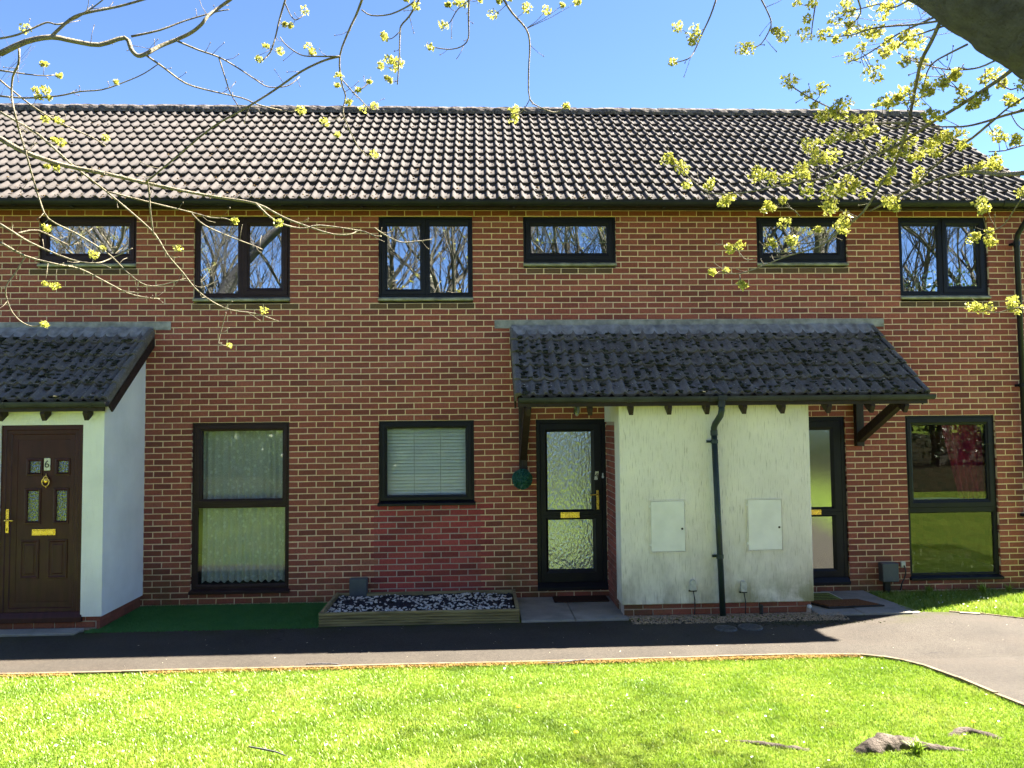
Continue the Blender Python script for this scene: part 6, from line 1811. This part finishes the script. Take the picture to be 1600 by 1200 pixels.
CL_R=[(2.46,-5.548,4.402,2.6,-5.531,4.349),(2.55,-5.564,4.371,2.6,-5.537,4.359),(2.55,-5.525,4.326,2.59,-5.511,4.318),(2.57,-5.541,4.349,2.6,-5.531,4.349),(2.46,-5.435,4.246),(2.84,-5.543,4.282,2.89,-5.543,4.279),(2.88,-5.556,4.272),(3.02,-5.589,4.364,2.99,-5.6,4.373),(3.07,-5.586,4.336,2.99,-5.6,4.373),(3.05,-5.59,4.348,2.99,-5.6,4.373),(3.11,-5.772,4.255,3.16,-5.755,4.264),(3.13,-5.775,4.334,3.17,-5.759,4.345),(3.14,-5.74,4.254,3.16,-5.754,4.254),(3.16,-5.769,4.43,3.18,-5.764,4.425),(3.08,-5.761,4.433,3.18,-5.764,4.425),(2.96,-5.904,3.928),(2.97,-5.941,3.894,2.99,-5.862,3.918),(3.04,-5.953,3.826),(3.09,-6.021,3.831,3.05,-6.026,3.764),(3.06,-5.984,3.755,3.05,-6.026,3.764),(3.12,-6.132,3.703,3.09,-6.15,3.66),(3.13,-6.184,3.687,3.1,-6.187,3.629),(3.06,-6.111,3.658,3.08,-6.114,3.691),(3.06,-6.191,3.645),(3.11,-6.161,3.638),(3.11,-6.299,3.56),(3.05,-6.078,3.658,3.07,-6.097,3.705),(3.12,-6.611,3.938,3.12,-6.617,3.946),(3.1,-6.687,3.921,3.11,-6.695,3.896),(3.14,-6.524,3.956,3.12,-6.551,3.989),(3.12,-6.261,4.105),(3.11,-6.259,4.145,3.12,-6.247,4.12),(2.94,-6.507,3.843,2.95,-6.483,3.873),(3.06,-6.254,4.083,3.12,-6.247,4.12),(2.94,-6.38,3.932),(3.14,-6.221,4.068,3.15,-6.211,4.062),(3.18,-6.188,4.064,3.15,-6.222,4.062),(2.99,-6.532,3.86),(3.02,-6.61,3.826),(3.03,-6.657,3.787,3.02,-6.681,3.805),(3.01,-6.729,3.769,3.02,-6.701,3.797),(3.09,-6.331,3.845,3.09,-6.342,3.827),(3.1,-6.399,3.859,3.1,-6.444,3.804),(3.18,-6.479,3.789,3.19,-6.46,3.816),(3.19,-6.437,3.826),(3.1,-6.656,3.751,3.1,-6.637,3.774),(3.18,-6.562,3.788),(3.09,-6.784,3.723,3.1,-6.753,3.75),(3.2,-6.624,3.777,3.17,-6.67,3.76),(3.17,-6.722,3.699,3.16,-6.713,3.749),(3.14,-6.774,3.709,3.16,-6.73,3.743),(3.33,-6.412,3.808),(3.3,-6.422,3.782,3.3,-6.451,3.786),(3.32,-6.529,3.728),(3.15,-6.427,3.744,3.1,-6.444,3.804),(3.13,-6.413,3.729,3.1,-6.405,3.809),(3.16,-6.428,3.701,3.1,-6.424,3.807),(3.28,-6.578,3.616,3.29,-6.6,3.606),(3.35,-6.515,3.6,3.32,-6.541,3.595),(3.32,-6.533,3.609),(3.34,-6.45,3.592),(3.13,-6.696,3.518,3.19,-6.685,3.518),(3.13,-6.659,3.509,3.2,-6.656,3.502),(3.18,-6.637,3.525,3.19,-6.67,3.51),(3.2,-6.404,3.601,3.17,-6.44,3.483),(3.33,-6.106,3.706,3.32,-6.091,3.623),(3.1,-6.652,3.503,3.2,-6.642,3.494),(3.21,-6.438,3.571,3.18,-6.469,3.472),(3.33,-6.041,3.675,3.32,-6.06,3.64),(3.15,-6.327,3.552,3.14,-6.346,3.525),(3.14,-6.425,3.454,3.16,-6.389,3.504),(3.39,-5.846,3.666,3.37,-5.834,3.667),(3.33,-6.024,3.604,3.31,-6.01,3.646),(3.3,-5.824,3.652,3.31,-5.83,3.643),(3.2,-5.875,3.615,3.31,-5.83,3.643),(3.28,-5.793,3.682,3.31,-5.83,3.643),(3.32,-5.854,3.641),(3.16,-5.81,3.625,3.31,-5.83,3.643),(2.98,-6.1,3.496,3.03,-6.058,3.338),(2.98,-6.047,3.526,3.01,-6.039,3.341),(3.03,-6.045,3.483,3.04,-6.078,3.335),(2.99,-6.108,3.414,3.03,-6.058,3.338),(3.02,-6.118,3.434,3.07,-6.125,3.34),(3.05,-6.12,3.417,3.08,-6.139,3.344),(3.05,-6.188,3.413,3.09,-6.166,3.352),(2.98,-5.959,3.411,2.96,-5.98,3.349),(2.98,-6.011,3.38,2.98,-5.999,3.346),(2.99,-5.967,3.429,2.98,-5.999,3.346),(2.87,-5.852,3.428,2.87,-5.864,3.356),(2.87,-5.882,3.394,2.89,-5.888,3.355),(2.95,-5.879,3.402,2.93,-5.936,3.353),(2.93,-5.912,3.367),(3.29,-6.449,3.389,3.26,-6.487,3.391),(3.27,-6.448,3.335,3.26,-6.412,3.354),(3.31,-6.432,3.316,3.26,-6.412,3.354),(3.36,-6.404,3.341,3.26,-6.425,3.362),(3.52,-6.242,3.466,3.52,-6.273,3.533),(3.55,-6.218,3.434,3.6,-6.216,3.386),(3.55,-6.171,3.46,3.59,-6.192,3.378),(3.55,-6.247,3.407,3.6,-6.216,3.386),(3.55,-6.306,3.478,3.54,-6.314,3.516),(3.54,-6.359,3.448,3.55,-6.328,3.51),(3.54,-6.288,3.469,3.53,-6.3,3.522),(3.21,-6.403,3.396,3.22,-6.387,3.375),(3.22,-6.405,3.349,3.22,-6.387,3.375),(3.24,-6.405,3.365,3.23,-6.406,3.377),(3.66,-6.312,3.441),(3.6,-6.362,3.404),(3.83,-6.259,3.379,3.85,-6.243,3.422),(3.59,-6.62,3.223,3.57,-6.649,3.173),(3.56,-6.619,3.232,3.57,-6.605,3.191),(3.6,-6.577,3.223,3.57,-6.627,3.182),(3.56,-6.533,3.24,3.56,-6.539,3.218),(3.55,-6.47,3.247),(3.28,-6.315,3.294,3.27,-6.325,3.3),(3.58,-6.034,3.374,3.57,-6.084,3.336),(3.56,-6.04,3.345,3.56,-6.059,3.325),(3.26,-6.241,3.264),(3.28,-6.266,3.266),(3.06,-6.155,3.281,3.06,-6.111,3.336),(3.28,-5.785,3.383),(3.32,-5.679,3.387),(3.32,-5.791,3.414),(3.36,-5.819,3.391,3.31,-5.834,3.416),(3.35,-5.778,3.375,3.31,-5.797,3.402),(3.31,-5.757,3.356,3.3,-5.741,3.381),(3.21,-6.151,3.243,3.25,-6.161,3.199),(2.98,-6.043,3.299,3,-6.019,3.344),(3,-6.004,3.281,3,-6.019,3.344),(3.25,-5.682,3.379,3.29,-5.66,3.355),(2.43,-5.401,3.69,2.45,-5.394,3.666),(2.46,-5.389,3.66),(2.42,-5.402,3.663,2.45,-5.394,3.666),(2.5,-5.415,3.631,2.48,-5.433,3.611),(2.51,-5.446,3.59),(2.48,-5.422,3.61),(2.64,-5.532,3.494,2.59,-5.567,3.435),(2.6,-5.622,3.439,2.59,-5.576,3.424),(2.67,-5.718,3.33,2.69,-5.673,3.379),(2.68,-5.633,3.34,2.67,-5.654,3.382),(2.71,-5.664,3.361,2.71,-5.693,3.375),(2.83,-5.761,3.486,2.83,-5.816,3.358),(2.81,-5.773,3.446,2.8,-5.791,3.359),(2.83,-5.818,3.442,2.85,-5.84,3.357),(3.01,-5.431,3.392),(3.05,-5.395,3.375),(3.01,-5.383,3.367,3.02,-5.405,3.392),(2.5,-5.528,3.476,2.53,-5.5,3.518),(2.81,-5.311,3.162,2.86,-5.286,3.156),(2.83,-5.288,3.147,2.86,-5.286,3.156),(2.89,-5.279,3.177,2.86,-5.286,3.156),(2.66,-5.457,2.976,2.73,-5.373,2.997),(2.76,-5.402,2.995),(2.83,-5.449,2.909,2.82,-5.458,2.969),(2.84,-5.46,2.892,2.82,-5.458,2.969),(3.1,-5.44,3.413,3.09,-5.445,3.361),(3.19,-6.009,3.152,3.21,-6.022,3.122),(3.19,-6.036,3.118),(3.36,-5.598,3.218,3.35,-5.609,3.185),(3.19,-5.996,3.094),(3.15,-5.334,3.302,3.15,-5.305,3.294),(3.04,-5.388,3.171,3.02,-5.392,3.143),(3.07,-5.361,3.162,3.04,-5.403,3.124),(3.16,-5.429,3.173),(3.25,-5.564,3.204,3.29,-5.514,3.155),(3.28,-5.677,3.296,3.28,-5.629,3.345),(3.32,-5.555,3.312,3.28,-5.614,3.34),(3.27,-5.62,3.33),(3.3,-5.647,3.338,3.28,-5.645,3.35),(3.5,-5.915,3.253,3.5,-5.892,3.273),(3.51,-5.933,3.224,3.51,-5.907,3.276),(3.43,-6.011,3.246),(3.55,-6.549,3.08,3.57,-6.561,3.209),(4.26,-5.561,3.331,4.31,-5.565,3.209),(4.23,-5.564,3.311,4.3,-5.502,3.199),(4.25,-5.479,3.196,4.29,-5.449,3.195),(4.23,-5.468,3.175,4.29,-5.449,3.195),(4.3,-5.523,3.2),(4.31,-5.493,3.165,4.3,-5.502,3.199),(4.34,-5.477,3.142,4.3,-5.512,3.199),(4.33,-5.29,2.795,4.37,-5.331,2.769),(4.36,-5.299,2.777,4.37,-5.331,2.769),(4.42,-5.309,2.776),(4.47,-5.438,2.795,4.5,-5.402,2.762),(4.49,-5.424,2.774),(4.53,-5.382,2.823,4.52,-5.413,2.762),(4.53,-5.405,2.761),(3.34,-6.75,3.449,3.34,-6.75,3.436),(3.44,-6.688,3.462,3.47,-6.632,3.5),(3.46,-6.686,3.477,3.47,-6.632,3.5),(3.45,-6.477,3.657,3.45,-6.499,3.647),(3.33,-6.739,3.571,3.33,-6.75,3.593),(3.32,-6.775,3.571),(3.42,-6.501,3.652,3.46,-6.491,3.659),(3.56,-6.609,3.622),(3.62,-6.574,3.65,3.6,-6.583,3.631),(3.64,-6.6,3.603),(3.66,-6.612,3.525,3.65,-6.658,3.482),(3.64,-6.67,3.486),(3.86,-6.253,3.487,3.87,-6.244,3.424),(3.92,-6.281,3.454,3.96,-6.249,3.443),(3.92,-6.213,3.502,3.91,-6.246,3.43),(3.7,-6.448,3.443,3.64,-6.497,3.458),(3.94,-6.269,3.481,3.97,-6.25,3.447),(3.59,-6.371,3.472,3.59,-6.38,3.492),(3.29,-6.613,3.449,3.3,-6.615,3.418),(3.3,-6.676,3.423),(3.59,-6.803,3.511),(4.26,-5.853,3.337,4.29,-5.843,3.33),(3.38,-6.842,3.438,3.37,-6.861,3.451),(3.45,-6.614,3.56)]

TL = thing("maple_tree", (-4.9, -6.2, 0.15), "bare-branched maple overhanging from the left with few pale buds", "tree", "overhanging maples")
overhang(TL, BR_L, CL_L, [
    ("trunk", [(-4.9, -6.2, 0.05, 0.30), (-4.88, -6.18, 0.8, 0.24), (-4.8, -6.1, 2.0, 0.21), (-4.6, -6.0, 3.0, 0.18), (-4.2, -5.8, 4.2, 0.13), (-3.2, -5.5, 5.6, 0.09), (-1.8, -5.2, 6.4, 0.06), (0.2, -5.0, 6.5, 0.04), (1.9, -5.0, 6.0, 0.02)], M['bark']),
    ("limb", [(-4.6, -6.0, 3.0, 0.09), (-3.4, -5.7, 3.8, 0.05), (-2.2, -5.45, 4.35, 0.034), (BR_L[0][0][0], BR_L[0][0][1], BR_L[0][0][2], 0.024)], M['bark']),
    ("limb", [(-4.7, -6.05, 2.5, 0.07), (-3.6, -5.6, 3.5, 0.04), (-2.6, -5.2, 3.95, 0.028), (BR_L[8][0][0], BR_L[8][0][1], BR_L[8][0][2], 0.022)], M['bark']),
], 5, [((-3.2, -5.5, 5.6), (-0.2, 0.5, 0.9), 2.6, 0.07), ((-1.8, -5.2, 6.4), (0.1, 0.4, 0.9), 2.4, 0.05), ((-4.4, -5.9, 3.6), (-0.7, 0.5, 0.9), 3.2, 0.09)], 260, 0.85)
TR = thing("maple_tree", (4.75, -7.0, 0.15), "maple with thick shaded limb in the top corner and yellow-green young leaves", "tree", "overhanging maples")
overhang(TR, BR_R, CL_R, [
    ("trunk", [(4.75, -7.0, 0.1, 0.42), (4.74, -7.0, 0.5, 0.34), (4.66, -7.03, 1.6, 0.33), (4.55, -7.08, 2.5, 0.33), (4.25, -7.2, 3.1, 0.31), (3.75, -7.29, 3.42, 0.285), (3.42, -7.287, 3.60, 0.278), (3.23, -7.285, 3.72, 0.272), (3.04, -7.237, 3.90, 0.268), (2.87, -7.141, 4.14, 0.26), (2.65, -6.9, 4.6, 0.24), (2.4, -6.4, 5.4, 0.13), (2.2, -5.8, 6.6, 0.10), (2.1, -5.2, 8.2, 0.05)], M['bark']),
    ("limb", [(4.55, -7.06, 2.4, 0.20), (5.1, -6.6, 3.4, 0.15), (5.6, -6.2, 4.8, 0.11), (5.8, -5.8, 6.6, 0.06)], M['bark']),
    ("limb", [(5.1, -6.6, 3.4, 0.09), (4.9, -6.6, 3.5, 0.05), (4.4, -6.62, 3.35, 0.028), (BR_R[7][0][0], BR_R[7][0][1], BR_R[7][0][2], 0.013)], M['bark']),
    ("limb", [(4.6, -7.05, 2.2, 0.10), (4.6, -6.85, 2.7, 0.06), (4.2, -6.8, 3.0, 0.03), (BR_R[7 + 0][0][0] + 0.05, BR_R[7][0][1] - 0.12, BR_R[7][0][2] - 0.25, 0.016)], M['bark']),
    ("root", [(4.66, -6.75, 0.22, 0.12), (4.62, -6.2, 0.10, 0.09), (4.50, -5.6, 0.03, 0.06), (4.32, -5.25, 0.045, 0.024), (4.20, -5.19, 0.07, 0.020), (4.06, -5.17, 0.076, 0.026), (3.92, -5.12, 0.082, 0.050), (3.78, -5.13, 0.085, 0.066), (3.64, -5.17, 0.075, 0.060), (3.56, -5.19, 0.055, 0.03)], M['root']),
    ("root", [(4.60, -5.0, 0.03, 0.04), (4.48, -4.87, 0.045, 0.032), (4.38, -4.89, 0.048, 0.030), (4.27, -4.95, 0.035, 0.012)], M['root']),
    ("root", [(3.30, -5.12, 0.05, 0.03), (3.14, -5.04, 0.055, 0.026), (2.99, -4.95, 0.05, 0.020), (2.88, -4.88, 0.035, 0.008)], M['root']),
], 6, [((2.15, -5.5, 7.4), (0.1, 0.5, 0.9), 2.6, 0.07), ((2.3, -6.1, 6.0), (0.6, 0.4, 0.8), 2.8, 0.08), ((5.8, -5.8, 6.4), (0.1, 0.6, 0.8), 2.8, 0.06), ((5.6, -6.2, 4.8), (0.8, 0.5, 0.8), 2.8, 0.07), ((5.0, -6.7, 3.2), (0.9, 0.3, 0.6), 2.6, 0.08), ((5.6, -6.2, 4.8), (0.55, 0.95, 0.35), 3.8, 0.022), ((5.3, -6.4, 4.4), (0.7, 0.8, 0.3), 3.2, 0.020)], 1500)

# ------------------------------------------------------------------ trees and shrubs behind the viewer (seen mirrored in the panes)
def wild_tree(x, y, h, seed, label, leaf=None, nleaf=0, lean=(0, 0), name="bare_tree", bark=None):
    rr = random.Random(seed)
    rg = np.random.default_rng(seed)
    T = thing(name, (x, y, gz(x, y)), label, "tree", "trees across the green")
    trunk, crown = MB(), MB()
    ends = []
    def grow(p, d, l, r, lev):
        pts, rad = [p], [r]
        n = 4
        for i in range(n):
            d = (d + Vector((rr.uniform(-.22, .22), rr.uniform(-.22, .22), rr.uniform(-.05, .22)))).normalized()
            p = p + d * (l / n)
            pts.append(p)
            rad.append(max(0.004, r * (1 - 0.55 * (i + 1) / n)))
        (trunk if lev < 2 else crown).tube(pts, rad, 8 if lev == 0 else 5 if lev < 3 else 3, False)
        if lev >= 4:
            ends.append(pts[-1])
            return
        for k in range({0: 9, 1: 6, 2: 5, 3: 4}[lev]):
            i = rr.randrange(2, n + 1) if lev else rr.randrange(1, n + 1)
            a = rr.uniform(0, 6.28)
            side = Vector((math.cos(a), math.sin(a), rr.uniform(0.1, 0.7))).normalized()
            grow(pts[i], (d * 0.75 + side * 0.8).normalized(), l * rr.uniform(0.5, 0.75), rad[i] * rr.uniform(0.5, 0.7), lev + 1)
    grow(Vector((x, y, gz(x, y) - 0.05)), Vector((lean[0], lean[1], 1)).normalized(), h * 0.62, h * 0.019, 0)
    trunk.obj("trunk", bark or M['bark_far'], T, smooth=True)
    crown.obj("crown", bark or M['bark_far'], T, smooth=True)
    if leaf and ends:
        e = np.array([tuple(q) for q in ends])
        c = e[rg.integers(0, len(e), nleaf)] + rg.normal(0, 0.28, (nleaf, 3))
        V, F = leaf_cards(c, 0, 0.10, rg, 0.6)
        link("foliage", np_mesh("foliage", V, F, leaf), T)
WT = [(-10.5, -15.5, 11, "bare tree across the green far along beyond number 6", None, 0),
      (-7.6, -14.2, 11, "bare tree across the green mirrored in the small window of number 6", None, 0),
      (-5.0, -16, 12, "slender bare tree across the green beside the mirrored hedge", None, 0),
      (-2.6, -14.0, 11, "bare trunk mirrored in the twin window of number 6", M['mid_leaf'], 900),
      (-0.9, -16.5, 12, "thin upright tree mirrored at the edge of number 4's upper window", None, 0),
      (0.9, -14.5, 12, "leaning tree mirrored in the upper window of number 4", M['young_leaf'], 1500),
      (2.6, -17, 12, "tall bare tree mirrored in the window above door 4", M['mid_leaf'], 900),
      (4.4, -14.8, 11, "crooked bare tree mirrored beside the roller blind", None, 0),
      (6.6, -14.2, 12, "many-stemmed tree mirrored in the small end house window", M['young_leaf'], 1200),
      (8.8, -16, 12, "upright bare tree mirrored near the twin window of the end house", None, 0),
      (10.8, -14.5, 12, "tall leafing tree mirrored in the twin window of the end house", M['mid_leaf'], 1800),
      (12.4, -16.5, 12, "thin bare tree mirrored in the gap beside the end house window", None, 0),
      (16.2, -14.6, 12, "bare many-branched tree mirrored in the casement of the end house", None, 0),
      (18.4, -16.5, 13, "leafing tree mirrored at the outer edge of the end house window", M['mid_leaf'], 900),
      (-12.8, -14.0, 12, "bare tree far along the green opposite the neighbouring house", None, 0),
      (14.0, -17, 13, "far tree across the green mirrored beside the corner drainpipe", None, 0)]
for i, (x, y, h, lab, lf, nl) in enumerate(WT):
    wild_tree(x, y, h, 40 + i, lab, lf, nl, (rnd.uniform(-.25, .25), rnd.uniform(-.1, .1)))
wild_tree(-15.2, 12.0, 10.6, 77, "bare tree rising behind the terrace roof at its left end", None, 0)
def shrub(x, y, rx, ry, h, n, mat, seed, label):
    rg = np.random.default_rng(seed)
    rr = random.Random(seed)
    T = thing("shrub", (x, y, gz(x, y)), label, "shrub", "shrubs across the green")
    P = []
    for k in range(22):
        c = np.array([rr.gauss(0, rx * .45), rr.gauss(0, ry * .45), h * rr.uniform(0.15, 0.85)])
        m = n // 22
        u = rg.normal(size=(m, 3))
        u /= np.linalg.norm(u, axis=1)[:, None]
        P.append(c + u * rr.uniform(0.25, 0.5) * h * 0.45 * rg.uniform(0.5, 1, (m, 1)))
    c = np.concatenate(P) + np.array([x, y, gz(x, y)])
    c[:, 2] = np.maximum(c[:, 2], gz(x, y) + 0.02)
    V, F = leaf_cards(c, 0, 0.13, rg, 0.6)
    link("foliage", np_mesh("foliage", V, F, mat), T)
    mb = MB()
    for k in range(9):
        a = rr.uniform(0, 6.28)
        mb.tube([(x, y, gz(x, y) - .05), (x + math.cos(a) * rx * .3, y + math.sin(a) * ry * .3, gz(x, y) + h * .45), (x + math.cos(a) * rx * .6, y + math.sin(a) * ry * .6, gz(x, y) + h * .85)], [.05, .03, .01], 5)
    mb.obj("stems", M['bark_far'], T)
SH = [(-14.5, -14, 3.2, 3.4, 'dark_leaf', "dark evergreen shrub far along the green beyond number 6"), (-11.2, -13.2, 2.8, 2.8, 'dark_leaf', "dark evergreen shrub opposite the neighbouring house"),
      (-8.2, -13.6, 2.6, 3.0, 'dark_leaf', "dark evergreen shrub opposite the brown door"), (-5.4, -13.0, 2.6, 2.5, 'dark_leaf', "dark evergreen shrub mirrored in the net curtain window"),
      (-2.7, -13.5, 2.5, 2.7, 'mid_leaf', "fresh green shrub mirrored beside the net curtain"), (0.0, -13.2, 2.5, 2.4, 'dark_leaf', "dark evergreen shrub mirrored low in the square window"),
      (2.7, -13.6, 2.5, 2.6, 'dark_leaf', "dark evergreen shrub directly opposite door 4"), (5.2, -13.4, 2.4, 2.9, 'dark_leaf', "dark evergreen shrub opposite the frosted door"),
      (9.8, -13.6, 2.6, 4.4, 'dark_leaf', "tall dense evergreen shrub mirrored in the end house window"), (12.6, -13.2, 2.8, 3.2, 'mid_leaf', "fresh green shrub at the far end of the green"), (15.4, -13.2, 1.7, 7.2, 'dark_leaf', "tall pointed evergreen mirrored in the twin window of the end house"), (19, -13.8, 3.2, 3.6, 'dark_leaf', "dark evergreen shrub beyond the corner drainpipe")]
for i, (x, y, rx, h, m, lab) in enumerate(SH):
    shrub(x, y, rx, 1.2, h, 5200, M[m], 90 + i, lab)
